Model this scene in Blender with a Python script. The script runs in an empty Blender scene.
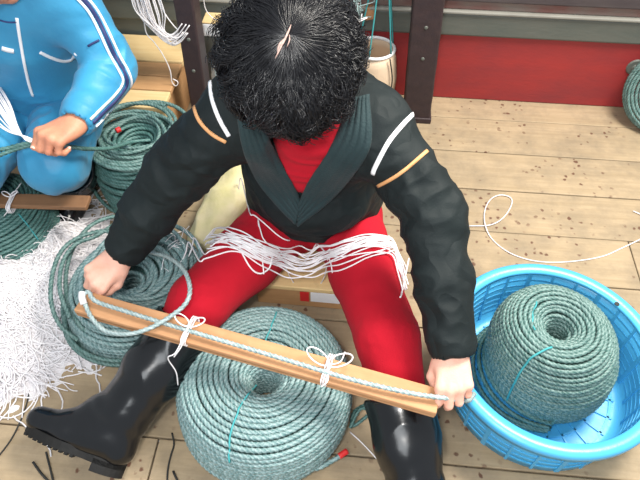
import bpy, math, random
import numpy as np
from mathutils import Vector, Matrix
from mathutils.bvhtree import BVHTree
C = bpy.context.scene.collection
R = math.radians
rng = np.random.default_rng(7)
random.seed(7)

# ---------------------------------------------------------------- camera, sky, lights, exposure
FPX = 600.0
PITCH = R(50)
cam_d = bpy.data.cameras.new('camera'); cam = bpy.data.objects.new('camera', cam_d); C.objects.link(cam)
cam.location = (0, 0, 1.5); cam.rotation_euler = (math.pi/2-PITCH, 0, 0)
cam_d.sensor_width = 36; cam_d.lens = 36*FPX/640; cam_d.clip_start = .02
bpy.context.scene.camera = cam
w = bpy.data.worlds.new('world'); bpy.context.scene.world = w; w.use_nodes = True
bg = w.node_tree.nodes['Background']; bg.inputs[0].default_value = (.86, .93, 1, 1); bg.inputs[1].default_value = .42
vs = bpy.context.scene.view_settings
vs.view_transform = 'Standard'; vs.look = 'None'; vs.gamma = 1; vs.use_curve_mapping = False; vs.exposure = .72
def area(name, loc, target, size, power, col):
    d = bpy.data.lights.new(name, 'AREA'); d.size = size; d.energy = power; d.color = col
    o = bpy.data.objects.new(name, d); C.objects.link(o); o.location = loc
    o.rotation_euler = (Vector(target)-Vector(loc)).to_track_quat('-Z', 'Y').to_euler()
area('daylight_opening', (1.15, 1.25, 2.5), (0, .9, .1), .9, 76, (1, .95, .86))
area('boot_highlight_fill', (-.5, -.95, 2.1), (-.1, .9, .2), 1.1, 17, (.93, .97, 1))  # added fill behind the camera for boot highlights and brighter fronts; no seen source
area('camera_flash', (-.12, -.05, 1.72), (-.1, 1, .2), .14, 9, (1, .97, .93))

# ---------------------------------------------------------------- view geometry used to survey the photograph
Fv = np.array([0, math.cos(PITCH), -math.sin(PITCH)]); Uv = np.array([0, math.sin(PITCH), math.cos(PITCH)])
CO = np.array([0, 0, 1.5])
def ray(px, py):
    return Fv + np.array([1., 0, 0])*(px-320)/FPX + Uv*(240-py)/FPX
def P(px, py, z):
    d = ray(px, py); return CO + d*(z-1.5)/d[2]
def PP(l): return np.array([P(*q) for q in l])
A = lambda *v: np.array(v, float)
def nrm(v): v = np.asarray(v, float); return v/(np.linalg.norm(v, axis=-1, keepdims=True)+1e-12)

# ---------------------------------------------------------------- object helpers
def tag(o, label=None, cat=None, group=None, kind=None):
    if label: o['label'] = label
    if cat: o['category'] = cat
    if group: o['group'] = group
    if kind: o['kind'] = kind
    return o
def thing(name, loc, label=None, cat=None, group=None, kind=None, rz=0):
    o = bpy.data.objects.new(name, None); C.objects.link(o); o.location = Vector(loc); o.rotation_euler = (0, 0, rz)
    o.empty_display_size = .05
    return tag(o, label, cat, group, kind)
def wloc(o):
    p = np.zeros(3)
    while o: p += np.array(o.location); o = o.parent
    return p
def meshobj(name, v, f, m, parent=None, smooth=True, base=None):
    """v in world coordinates (parents are never rotated); f = list of polygons or (N,k) array"""
    v = np.asarray(v, float)
    if parent is not None: o0 = wloc(parent)
    else: o0 = np.array(base if base is not None else [v[:, 0].mean(), v[:, 1].mean(), v[:, 2].min()])
    lo = o0 if parent is None else o0
    me = bpy.data.meshes.new(name)
    if isinstance(f, np.ndarray):
        k = f.shape[1]; me.vertices.add(len(v)); me.vertices.foreach_set('co', (v-lo).astype(np.float32).ravel())
        me.loops.add(f.size); me.loops.foreach_set('vertex_index', f.astype(np.int32).ravel())
        me.polygons.add(len(f)); me.polygons.foreach_set('loop_start', np.arange(len(f), dtype=np.int32)*k)
        me.update(calc_edges=True); me.validate()
    else:
        me.from_pydata([tuple(p) for p in (v-lo)], [], f); me.update()
    if smooth: me.polygons.foreach_set('use_smooth', np.ones(len(me.polygons), bool))
    me.materials.append(m)
    o = bpy.data.objects.new(name, me); C.objects.link(o)
    if parent is None: o.location = o0
    else: o.parent = parent
    return o
class MB:
    def __init__(s): s.v = []; s.f = []; s.n = 0
    def add(s, v, f):
        v = np.asarray(v, float); s.v.append(v); s.f += [tuple(int(i)+s.n for i in q) for q in f]; s.n += len(v); return s
    def box(s, c, size, rz=0, M=None):
        h = np.array(size)/2; q = np.array([[x, y, z] for x in (-1, 1) for y in (-1, 1) for z in (-1, 1)])*h
        if M is not None: q = q @ np.array(M).T
        elif rz: c_, s_ = math.cos(rz), math.sin(rz); q = q @ np.array([[c_, s_, 0], [-s_, c_, 0], [0, 0, 1]])
        return s.add(q+np.array(c), [(0, 1, 3, 2), (4, 6, 7, 5), (0, 4, 5, 1), (2, 3, 7, 6), (0, 2, 6, 4), (1, 5, 7, 3)])
    def lathe(s, prof, c=(0, 0, 0), n=96, closed=False, a0=0, a1=2*math.pi):
        prof = np.array(prof, float); full = abs(a1-a0-2*math.pi) < 1e-6
        k = n if full else n+1
        th = a0+(a1-a0)*np.arange(k)/n
        v = np.stack([prof[None, :, 0]*np.cos(th)[:, None], prof[None, :, 0]*np.sin(th)[:, None], np.repeat(prof[None, :, 1], k, 0)], -1)
        m = len(prof); f = []
        for i in range(n):
            j = (i+1) % k
            for q in range(m if closed else m-1):
                r = (q+1) % m; f.append((i*m+q, j*m+q, j*m+r, i*m+r))
        if closed and not full: f.append(tuple(range(m))[::-1]); f.append(tuple((k-1)*m+q for q in range(m)))
        return s.add(v.reshape(-1, 3)+np.array(c), f)
    def build(s, name, m, parent=None, smooth=False, bevel=0, base=None):
        o = meshobj(name, np.concatenate(s.v), s.f, m, parent, smooth, base)
        if bevel:
            b = o.modifiers.new('bevel', 'BEVEL'); b.width = bevel; b.segments = 2; b.limit_method = 'ANGLE'
        return o
def smoothpath(p, step=.01, closed=False):
    if len(p) == 1: p = np.vstack([p, np.asarray(p)+.004])
    """Catmull-Rom through p, resampled evenly"""
    p = np.asarray(p, float)
    q = np.vstack([p[-1], p, p[0], p[1]]) if closed else np.vstack([2*p[0]-p[1], p, 2*p[-1]-p[-2]])
    out = []
    for i in range(1, len(q)-2):
        t = np.linspace(0, 1, 14, endpoint=False)[:, None]
        a, b, c, d = q[i-1], q[i], q[i+1], q[i+2]
        out.append(.5*((2*b)+(-a+c)*t+(2*a-5*b+4*c-d)*t**2+(-a+3*b-3*c+d)*t**3))
    out.append(q[-2][None]); o = np.vstack(out)
    L = np.r_[0, np.cumsum(np.linalg.norm(np.diff(o, axis=0), axis=1))]
    n = max(3, int(L[-1]/step)+1); s = np.linspace(0, L[-1], n)
    return np.stack([np.interp(s, L, o[:, i]) for i in range(3)], -1)
def frames(p, flat=False):
    T = nrm(np.gradient(p, axis=0)); 
    if flat:
        N = nrm(np.cross(T, [0, 0, 1.])); B = np.cross(T, N); return T, N, B
    N = np.zeros_like(T); a = np.cross(T[0], [0.1, .2, 1.]); N[0] = nrm(a)
    for i in range(1, len(T)):
        n = N[i-1]-T[i]*(N[i-1]@T[i]); N[i] = n/np.linalg.norm(n)
    return T, N, np.cross(T, N)
def tubes(paths, r, sides=4):
    """paths (S,N,3) -> v,f of thin round strands; r scalar or (N,)"""
    paths = np.asarray(paths, float); S, N, _ = paths.shape
    T = nrm(np.gradient(paths, axis=1)); ref = nrm(rng.normal(size=(S, 1, 3))*.3+np.array([0, 0, 1.]))
    ref = np.where(np.abs((T*ref).sum(-1, keepdims=True)).max(1, keepdims=True) > .96, np.array([.8, .55, .2]), ref)
    n1 = nrm(np.cross(T, ref)); n2 = np.cross(T, n1); r = np.broadcast_to(r, (N,))
    a = 2*math.pi*np.arange(sides)/sides
    v = paths[:, :, None]+(n1[:, :, None]*np.cos(a)[:, None]+n2[:, :, None]*np.sin(a)[:, None])*r[None, :, None, None]
    idx = np.arange(S*N*sides).reshape(S, N, sides); j = np.roll(idx, -1, 2)
    f = np.stack([idx[:, :-1], j[:, :-1], j[:, 1:], idx[:, 1:]], -1).reshape(-1, 4)
    return v.reshape(-1, 3), f
def tube1(path, r, sides=8, flat=False):
    T, N, B = frames(path, flat); n = len(path); r = np.broadcast_to(r, (n,))
    a = 2*math.pi*np.arange(sides)/sides
    v = path[:, None]+(N[:, None]*np.cos(a)[:, None]+B[:, None]*np.sin(a)[:, None])*r[:, None, None]
    idx = np.arange(n*sides).reshape(n, sides); j = np.roll(idx, -1, 1)
    f = np.stack([idx[:-1], j[:-1], j[1:], idx[1:]], -1).reshape(-1, 4)
    v = v.reshape(-1, 3); v = np.vstack([v, path[0], path[-1]]); k = n*sides
    e0 = np.array([[k, (i+1) % sides, i, i] for i in range(sides)]); e1 = np.array([[k+1, k-sides+i, k-sides+(i+1) % sides, k-sides+(i+1) % sides] for i in range(sides)])
    return v, [tuple(q) for q in f]+[tuple(q[:3]) for q in e0]+[tuple(q[:3]) for q in e1]
def rope_mesh(name, path, r, m, parent=None, pitch=.038, flat=True, sides=9, base=None):
    """three-strand laid rope; point attribute 'strand' says which strand (0,.5,1)"""
    T, N, B = frames(path, flat); n = len(path)
    L = np.r_[0, np.cumsum(np.linalg.norm(np.diff(path, axis=0), axis=1))]
    a = 2*math.pi*np.arange(sides)/sides
    tw = 2*math.pi*L/pitch
    rr = r*(.70+.36*np.abs(np.cos(1.5*a)))
    ang = a[None]+tw[:, None]
    v = path[:, None]+(N[:, None]*np.cos(ang)[..., None]+B[:, None]*np.sin(ang)[..., None])*rr[None, :, None]
    idx = np.arange(n*sides).reshape(n, sides); j = np.roll(idx, -1, 1)
    f = np.stack([idx[:-1], j[:-1], j[1:], idx[1:]], -1).reshape(-1, 4)
    o = meshobj(name, v.reshape(-1, 3), f, m, parent, True, base)
    st = o.data.attributes.new('strand', 'FLOAT', 'POINT')
    lob = (np.round(1.5*a/math.pi).astype(int) % 3)/2.0
    st.data.foreach_set('value', np.tile(lob, n).astype(np.float32))
    cr = o.data.attributes.new('crest_highlight', 'FLOAT', 'POINT')
    cr.data.foreach_set('value', np.tile(np.abs(np.cos(1.5*a)), n).astype(np.float32))  # mask for the highlight painted along each strand's crest
    return o

# ---------------------------------------------------------------- materials
def nodes(name):
    m = bpy.data.materials.new(name); m.use_nodes = True; nt = m.node_tree; b = nt.nodes['Principled BSDF']
    return m, nt, b
def N_(nt, t, **k):
    n = nt.nodes.new(t)
    for a, v in k.items(): setattr(n, a, v)
    return n
def mixc(nt, fac, a, b, mode='MIX'):
    n = N_(nt, 'ShaderNodeMix', data_type='RGBA', blend_type=mode)
    for s, v in ((0, fac), (6, a), (7, b)):
        if isinstance(v, bpy.types.NodeSocket): nt.links.new(v, n.inputs[s])
        else: n.inputs[s].default_value = v if s == 0 else (*v, 1)
    return n.outputs[2]
def noise(nt, vec, scale, detail=4, rough=.6):
    n = N_(nt, 'ShaderNodeTexNoise'); n.inputs['Scale'].default_value = scale; n.inputs['Detail'].default_value = detail; n.inputs['Roughness'].default_value = rough
    nt.links.new(vec, n.inputs['Vector']); return n.outputs['Fac']
def ramp(nt, fac, a, b, c0=0, c1=1):
    n = N_(nt, 'ShaderNodeMapRange'); n.inputs[1].default_value = a; n.inputs[2].default_value = b; n.inputs[3].default_value = c0; n.inputs[4].default_value = c1
    nt.links.new(fac, n.inputs[0]); return n.outputs[0]
def coords(nt, scale=(1, 1, 1)):
    t = N_(nt, 'ShaderNodeTexCoord'); mp = N_(nt, 'ShaderNodeMapping'); mp.inputs['Scale'].default_value = scale
    nt.links.new(t.outputs['Object'], mp.inputs[0]); return mp.outputs[0]
def bump(nt, b, h, strength, dist=.004):
    n = N_(nt, 'ShaderNodeBump'); n.inputs['Strength'].default_value = strength; n.inputs['Distance'].default_value = dist
    nt.links.new(h, n.inputs['Height']); nt.links.new(n.outputs[0], b.inputs['Normal'])
def pm(name, c1, c2, scale=20, rough=.7, bmp=.3, bscale=200, stretch=(1, 1, 1), spec=.4, sheen=0, coat=0, sub=0, dist=.003):
    m, nt, b = nodes(name); v = coords(nt, stretch)
    nt.links.new(mixc(nt, ramp(nt, noise(nt, v, scale), .3, .7), c1, c2), b.inputs['Base Color'])
    b.inputs['Roughness'].default_value = rough; b.inputs['Specular IOR Level'].default_value = spec
    if sheen: b.inputs['Sheen Weight'].default_value = sheen; b.inputs['Sheen Roughness'].default_value = .5
    if coat: b.inputs['Coat Weight'].default_value = coat
    if sub: b.inputs['Subsurface Weight'].default_value = sub; b.inputs['Subsurface Scale'].default_value = .01; b.inputs['Subsurface Radius'].default_value = (1, .4, .25)
    if bmp: bump(nt, b, noise(nt, v, bscale, 3), bmp, dist)
    return m
def wood(name, c1, c2, stain, rough=.65, stains=.5, grain=60):
    m, nt, b = nodes(name)
    t = N_(nt, 'ShaderNodeTexCoord'); oi = N_(nt, 'ShaderNodeObjectInfo')
    add = N_(nt, 'ShaderNodeVectorMath', operation='ADD'); nt.links.new(t.outputs['Object'], add.inputs[0])
    sc = N_(nt, 'ShaderNodeVectorMath', operation='SCALE'); sc.inputs[3].default_value = 9; cx = N_(nt, 'ShaderNodeCombineXYZ')
    for i in range(3): nt.links.new(oi.outputs['Random'], cx.inputs[i])
    nt.links.new(cx.outputs[0], sc.inputs[0]); nt.links.new(sc.outputs[0], add.inputs[1])
    mp = N_(nt, 'ShaderNodeMapping'); mp.inputs['Scale'].default_value = (.07, 1, 1); nt.links.new(add.outputs[0], mp.inputs[0])
    g = noise(nt, mp.outputs[0], grain, 6, .65); big = noise(nt, add.outputs[0], 7, 7, .7)
    col = mixc(nt, ramp(nt, g, .3, .7), c1, c2)
    col = mixc(nt, ramp(nt, big, .4, .7, 0, .75), col, stain)
    if stains:
        vo = N_(nt, 'ShaderNodeTexVoronoi'); vo.inputs['Scale'].default_value = 34; vo.inputs['Randomness'].default_value = 1; nt.links.new(add.outputs[0], vo.inputs['Vector'])
        wob = noise(nt, add.outputs[0], 60, 2)
        s = N_(nt, 'ShaderNodeMath', operation='ADD'); nt.links.new(vo.outputs['Distance'], s.inputs[0])
        w2 = ramp(nt, wob, .3, .7, -.12, .12); nt.links.new(w2, s.inputs[1])
        spot = ramp(nt, s.outputs[0], .12, .24, 1, 0)
        reg = ramp(nt, noise(nt, add.outputs[0], 3.5, 3), .48, .56, 0, stains)
        mu = N_(nt, 'ShaderNodeMath', operation='MULTIPLY', use_clamp=True); nt.links.new(spot, mu.inputs[0]); nt.links.new(reg, mu.inputs[1])
        col = mixc(nt, mu.outputs[0], col, (.13, .065, .04))
    nt.links.new(col, b.inputs['Base Color']); b.inputs['Roughness'].default_value = rough; b.inputs['Specular IOR Level'].default_value = .3
    bump(nt, b, g, .35, .003)
    return m
def ropemat(name, dark, light, fleck):
    m, nt, b = nodes(name)
    at = N_(nt, 'ShaderNodeAttribute', attribute_name='strand'); v = coords(nt)
    n1 = noise(nt, v, 260, 2); n2 = noise(nt, v, 6, 3)
    c = mixc(nt, ramp(nt, n2, .3, .7), dark, light)
    c = mixc(nt, ramp(nt, at.outputs['Fac'], 0, 1, 0, .3), c, fleck)
    cr = N_(nt, 'ShaderNodeAttribute', attribute_name='crest_highlight')
    c = mixc(nt, ramp(nt, cr.outputs['Fac'], .55, 1, 0, .5), c, fleck)  # highlights on the strand crests, painted by mixing in the fleck colour
    c = mixc(nt, ramp(nt, n1, .52, .62, 0, .55), c, fleck)
    nt.links.new(c, b.inputs['Base Color']); b.inputs['Roughness'].default_value = .45; b.inputs['Specular IOR Level'].default_value = .5
    bump(nt, b, n1, .5, .002)
    return m
M = {}
M['floor'] = wood('floor_wood', (.44, .335, .215), (.34, .255, .155), (.205, .165, .115), stains=1.)
M['pale'] = wood('pale_timber', (.78, .6, .32), (.68, .47, .22), (.7, .5, .24), stains=.1)
M['orange'] = wood('orange_timber', (.62, .36, .17), (.5, .27, .12), (.45, .25, .12), stains=.1)
M['board'] = wood('board_wood', (.60, .33, .17), (.47, .24, .115), (.42, .21, .10), stains=.15, grain=50)
M['board2'] = wood('brown_board_wood', (.29, .15, .075), (.21, .11, .055), (.2, .105, .055), stains=.2)
M['post'] = pm('post_paint', (.030, .020, .024), (.045, .028, .03), 30, .55, .3, 120)
M['red_wall'] = pm('red_wall_paint', (.34, .03, .03), (.23, .028, .034), 9, .55, .3, 90, (.4, 1, 1))
M['green_wall'] = pm('grey_green_paint', (.085, .1, .09), (.12, .125, .11), 14, .5, .3, 90, (.3, 1, 1))
M['dark_wall'] = pm('dark_wall_paint', (.085, .07, .07), (.05, .04, .045), 12, .6, .3, 90, (.3, 1, 1))
M['mottle'] = pm('worn_paint', (.17, .17, .15), (.16, .045, .04), 9, .6, .5, 60, (.4, 1, 1))
M['cap'] = pm('grey_rail_paint', (.27, .27, .24), (.2, .19, .17), 14, .6, .3, 90, (.3, 1, 1))
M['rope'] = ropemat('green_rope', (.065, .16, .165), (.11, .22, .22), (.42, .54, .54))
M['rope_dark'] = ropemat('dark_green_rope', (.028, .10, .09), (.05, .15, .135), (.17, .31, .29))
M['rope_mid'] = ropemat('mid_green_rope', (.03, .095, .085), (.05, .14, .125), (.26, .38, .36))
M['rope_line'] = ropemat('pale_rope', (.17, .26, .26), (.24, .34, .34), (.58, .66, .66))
def twine_mat():
    m, nt, b = nodes('white_twine'); b.inputs['Base Color'].default_value = (.96, .93, .95, 1); b.inputs['Roughness'].default_value = .6
    v = coords(nt); bump(nt, b, noise(nt, v, 500, 3), .3, .002); tr = N_(nt, 'ShaderNodeBsdfTranslucent'); tr.inputs[0].default_value = (.95, .92, .94, 1)
    mx = N_(nt, 'ShaderNodeMixShader'); mx.inputs[0].default_value = .18; nt.links.new(b.outputs[0], mx.inputs[1]); nt.links.new(tr.outputs[0], mx.inputs[2])
    nt.links.new(mx.outputs[0], nt.nodes['Material Output'].inputs[0]); return m
M['twine'] = twine_mat()
M['navy'] = pm('navy_cotton', (.004, .0078, .0092), (.0065, .012, .0135), 7, .85, .5, 260, sheen=.02, spec=.25)
M['black_panel'] = pm('black_cotton', (.004, .0045, .007), (.006, .0065, .01), 9, .8, .5, 260, spec=.25)
M['quilt'] = pm('quilted_lining', (.008, .024, .028), (.013, .033, .037), 12, .75, .6, 200, sheen=.05)
def wrinkled(name, c1, c2):
    m, nt, b = nodes(name); v = coords(nt); nt.links.new(mixc(nt, ramp(nt, noise(nt, v, 7), .3, .7), c1, c2), b.inputs['Base Color'])
    b.inputs['Roughness'].default_value = .72; b.inputs['Specular IOR Level'].default_value = .32
    w1 = noise(nt, v, 9, 2, .45); s1 = N_(nt, 'ShaderNodeMath', operation='PINGPONG'); s1.inputs[1].default_value = .13; nt.links.new(w1, s1.inputs[0])
    w2 = noise(nt, v, 260, 2); a = N_(nt, 'ShaderNodeMath', operation='MULTIPLY_ADD'); nt.links.new(w2, a.inputs[0]); a.inputs[1].default_value = .02; nt.links.new(s1.outputs[0], a.inputs[2])
    bump(nt, b, a.outputs[0], .5, .06); return m
M['navy'] = wrinkled('navy_cotton', (.0035, .0075, .0085), (.006, .0115, .0125))
M['sole'] = pm('rubber_sole', (.006, .006, .006), (.010, .009, .008), 30, .6, .3, 90, spec=.3)
M['red_knit'] = pm('red_knit', (.47, .010, .024), (.38, .007, .018), 6, .95, .4, 420, sheen=.02, spec=.15)
M['boot'] = pm('black_rubber', (.003, .0035, .0045), (.005, .0055, .007), 10, .21, .15, 30, spec=.5, dist=.002)
M['skin'] = pm('skin', (.80, .47, .36), (.70, .36, .26), 26, .5, .25, 300, sub=.06)
M['skin2'] = pm('tanned_skin', (.62, .28, .17), (.52, .21, .13), 26, .5, .25, 300, sub=.05)
M['blue'] = pm('blue_nylon', (.04, .29, .50), (.03, .22, .41), 6, .5, .3, 60, sheen=.1)
M['stripe_navy'] = pm('navy_tape', (.02, .03, .12), (.03, .04, .14), 20, .6, .2, 300)
M['white'] = pm('white_tape', (.88, .88, .9), (.8, .8, .83), 30, .6, .2, 300)
M['orange_tape'] = pm('orange_tape', (.72, .38, .17), (.62, .3, .12), 30, .6, .2, 300)
M['hair'] = pm('black_hair', (.004, .004, .006), (.009, .009, .011), 40, .3, 0, 1, spec=.55)
M['tub'] = pm('blue_plastic', (.085, .45, .77), (.07, .40, .71), 5, .32, .15, 60, spec=.5, sub=.0)
M['cord'] = pm('dark_cord', (.02, .02, .02), (.035, .035, .03), 30, .7, .2, 300)
M['teal'] = pm('teal_cord', (.04, .30, .32), (.06, .36, .38), 30, .6, .2, 300)
M['cream'] = pm('cream_plastic', (.74, .58, .42), (.66, .5, .36), 8, .6, .2, 60)
M['red_tape'] = pm('red_tape', (.72, .03, .03), (.6, .03, .03), 20, .5, .1, 100)
M['sack'] = pm('straw_sack', (.66, .60, .30), (.80, .70, .48), 12, .8, .6, 120)
M['bagclear'] = pm('pale_bag', (.42, .52, .50), (.70, .76, .74), 16, .3, .4, 40)
M['eye'] = pm('eye_white', (.8, .8, .78), (.7, .7, .68), 20, .2, 0, 1)
M['lips'] = pm('lips', (.5, .16, .14), (.45, .13, .12), 20, .5, 0, 1)

# ---------------------------------------------------------------- SDF body modeller (surface nets)
class SDF:
    def __init__(s, lo, hi, h):
        s.lo = np.array(lo, float); s.h = h; s.n = (np.ceil((np.array(hi)-s.lo)/h)).astype(int)+1
        s.g = np.full(s.n, .05, np.float32)
    def _sub(s, mn, mx, pad):
        i0 = np.clip(np.floor((mn-pad-s.lo)/s.h).astype(int), 0, s.n-1); i1 = np.clip(np.ceil((mx+pad-s.lo)/s.h).astype(int)+1, 1, s.n)
        if (i1 <= i0).any(): return None
        sl = tuple(slice(a, b) for a, b in zip(i0, i1))
        ax = [(s.lo[k]+s.h*np.arange(i0[k], i1[k])).astype(np.float32) for k in range(3)]
        return sl, np.stack(np.meshgrid(*ax, indexing='ij'), -1)
    def _put(s, sl, d, k, sub):
        g = s.g[sl]
        if sub:
            d = -d; h = np.maximum(k-np.abs(g-d), 0)/max(k, 1e-6); s.g[sl] = np.maximum(g, d)+h*h*k*.25
        else:
            h = np.maximum(k-np.abs(g-d), 0)/max(k, 1e-6); s.g[sl] = np.minimum(g, d)-h*h*k*.25
    def cone(s, a, b, r1, r2, k=.01, flat=None, sub=False):
        a = np.array(a, float); b = np.array(b, float); R_ = max(r1, r2); q = s._sub(np.minimum(a, b)-R_, np.maximum(a, b)+R_, k+3*s.h)
        if q is None: return s
        sl, p = q; ba = b-a; L2 = ba@ba+1e-12
        pa = p-a.astype(np.float32); t = np.clip(pa@ba.astype(np.float32)/L2, 0, 1)
        e = pa-t[..., None]*ba.astype(np.float32)
        sc = 1
        if flat is not None:
            n, sc = nrm(flat[0]).astype(np.float32), flat[1]; c = e@n; e = e+(c*(1/sc-1))[..., None]*n
        d = (np.sqrt((e*e).sum(-1))-(r1+t*(r2-r1)))*(sc**.5)
        s._put(sl, d, k, sub); return s
    def chain(s, pts, rs, k=.01, **kw):
        for i in range(len(pts)-1): s.cone(pts[i], pts[i+1], rs[i], rs[i+1], k, **kw)
        return s
    def ell(s, c, r, M_=None, k=.01, sub=False):
        c = np.array(c, float); r = np.array(r, float); q = s._sub(c-r.max(), c+r.max(), k+3*s.h)
        if q is None: return s
        sl, p = q; p = p-c.astype(np.float32)
        if M_ is not None: p = p @ np.array(M_, np.float32).T      # rows of M_ = local axes
        a = p/r.astype(np.float32); k0 = np.sqrt((a*a).sum(-1)); a2 = a/r.astype(np.float32); k1 = np.sqrt((a2*a2).sum(-1))+1e-6
        s._put(sl, k0*(k0-1)/k1, k, sub); return s
    def slab(s, o, n):
        """cut away everything on the +n side of the plane through o"""
        ax = [(s.lo[k]+s.h*np.arange(s.n[k])).astype(np.float32) for k in range(3)]; n = nrm(n)
        d = (ax[0]-o[0])[:, None, None]*n[0]+(ax[1]-o[1])[None, :, None]*n[1]+(ax[2]-o[2])[None, None, :]*n[2]
        s.g = np.maximum(s.g, d.astype(np.float32)); return s
    def mesh(s, disp=None):
        g = s.g.copy(); g[0] = g[-1] = .05; g[:, 0] = g[:, -1] = .05; g[:, :, 0] = g[:, :, -1] = .05
        ins = g < 0; n = np.array(g.shape)-1
        cnt = np.zeros(n, np.int8)
        for i in (0, 1):
            for j in (0, 1):
                for k in (0, 1): cnt += ins[i:n[0]+i, j:n[1]+j, k:n[2]+k]
        act = (cnt > 0) & (cnt < 8); ci = np.argwhere(act); vid = np.full(n, -1, np.int32); vid[act] = np.arange(len(ci))
        acc = np.zeros((len(ci), 3)); w_ = np.zeros(len(ci))
        cor = [(i, j, k) for i in (0, 1) for j in (0, 1) for k in (0, 1)]
        for a in cor:
            for ax in range(3):
                if a[ax]: continue
                b = list(a); b[ax] = 1; ga = g[ci[:, 0]+a[0], ci[:, 1]+a[1], ci[:, 2]+a[2]]; gb = g[ci[:, 0]+b[0], ci[:, 1]+b[1], ci[:, 2]+b[2]]
                x = (ga < 0) != (gb < 0); t = np.where(x, ga/np.where(x, ga-gb, 1), 0)
                pos = np.tile(np.array(a, float), (len(ci), 1)); pos[:, ax] = t
                acc[x] += pos[x]; w_[x] += 1
        v = s.lo+s.h*(ci+acc/w_[:, None])
        F = []
        for ax in range(3):
            o1, o2 = [(1, 2), (2, 0), (0, 1)][ax]
            a = ins.take(range(0, n[ax]), ax); b = ins.take(range(1, n[ax]+1), ax); e = np.argwhere(a != b)
            e = e[(e[:, o1] > 0) & (e[:, o2] > 0) & (e[:, o1] < n[o1]) & (e[:, o2] < n[o2])]
            def at(d1, d2):
                q = e.copy(); q[:, o1] -= d1; q[:, o2] -= d2; return vid[q[:, 0], q[:, 1], q[:, 2]]
            f = np.stack([at(1, 1), at(0, 1), at(0, 0), at(1, 0)], -1)
            fl = ~a[e[:, 0], e[:, 1], e[:, 2]]; f[fl] = f[fl][:, ::-1]; F.append(f)
        f = np.vstack(F); f = f[(f >= 0).all(1)]
        if disp is not None:
            nm = vnormals(v, f); v = v+nm*disp(v)[:, None]
        return v, f
def vnormals(v, f):
    fn = np.cross(v[f[:, 2]]-v[f[:, 0]], v[f[:, 3]]-v[f[:, 1]]); nm = np.zeros_like(v)
    for k in range(4):
        for c in range(3): nm[:, c] += np.bincount(f[:, k], fn[:, c], len(v))
    return nrm(nm)
_h = np.random.default_rng(3).random((64, 64, 64)).astype(np.float32)
def vnoise(p):
    i = np.floor(p).astype(int); t = p-i; t = t*t*(3-2*t); r = 0
    for a in (0, 1):
        for b in (0, 1):
            for c in (0, 1):
                wgt = (t[:, 0] if a else 1-t[:, 0])*(t[:, 1] if b else 1-t[:, 1])*(t[:, 2] if c else 1-t[:, 2])
                r = r+wgt*_h[(i[:, 0]+a) % 64, (i[:, 1]+b) % 64, (i[:, 2]+c) % 64]
    return r*2-1
def limb_folds(v, a, b, amp, freq, reach=.12):
    """cloth folds running across a limb a->b"""
    a = np.array(a); b = np.array(b); d = b-a; L = np.linalg.norm(d); d = d/L
    t = (v-a)@d; e = v-a-t[:, None]*d; dist = np.linalg.norm(e, axis=1)
    wgt = np.clip(1-np.maximum(dist-reach*.8, 0)/(reach*.4), 0, 1)*np.clip((t+.03)/.05, 0, 1)*np.clip((L+.03-t)/.05, 0, 1)
    q = np.stack([t*freq, vnoise(v*9)*1.3+e@np.array([6., 2, 3]), vnoise(v*7+5)*1.2+e@np.array([1., 5, -4])], -1)
    n = 1-2*np.abs(vnoise(q)); return wgt*amp*n
def bvh_of(*objs):
    V = []; Fc = []; n = 0
    for o in objs:
        wl = Vector(wloc(o)); V += [v.co+wl for v in o.data.vertices]; Fc += [tuple(i+n for i in p.vertices) for p in o.data.polygons]; n = len(V)
    return BVHTree.FromPolygons(V, Fc)
def cast(bv, px, py):
    h = bv.ray_cast(Vector(CO), Vector(ray(px, py)).normalized())
    return (np.array(h[0]), np.array(h[1])) if h[0] is not None else (None, None)
def strip(name, pts, nms, width, m, parent, thick=.0025, lift=.001, taper=False):
    """a tape lying on a surface: pts on it, nms its normals"""
    pts = np.array(pts); nms = np.array(nms); T = nrm(np.gradient(pts, axis=0)); S = nrm(np.cross(T, nms)); n = len(pts)
    wd = np.full(n, width/2.)[:, None]
    if taper: wd = wd*np.sin(np.linspace(.25, math.pi-.25, n))[:, None]
    r = [pts-S*wd+nms*(lift-thick), pts-S*wd+nms*(lift+thick*.7), pts+nms*(lift+thick), pts+S*wd+nms*(lift+thick*.7), pts+S*wd+nms*(lift-thick)]
    v = np.stack(r, 1).reshape(-1, 3); f = []
    for i in range(n-1):
        for j in range(5):
            k = (j+1) % 5; f.append((i*5+j, i*5+k, (i+1)*5+k, (i+1)*5+j))
    f += [(4, 3, 2, 1, 0), tuple((n-1)*5+q for q in range(5))]
    return meshobj(name, v, f, m, parent, True)
def px_strip(name, bv, poly, width, m, parent, n=24, **kw):
    poly = np.array(poly, float); q = smoothpath(np.c_[poly, np.zeros(len(poly))], 2)[:, :2]
    pts = []; nm = []
    for x, y in q:
        p, nn = cast(bv, x, y)
        if p is None: continue
        if nn@(p-CO) > 0: nn = -nn
        pts.append(p); nm.append(nn)
    pts = np.array(pts); nm = np.array(nm)
    for _ in range(2): nm[1:-1] = nrm(nm[:-2]+nm[1:-1]+nm[2:]); pts[1:-1] = (pts[:-2]+2*pts[1:-1]+pts[2:])/4
    return strip(name, pts, nm, width, m, parent, **kw)
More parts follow.
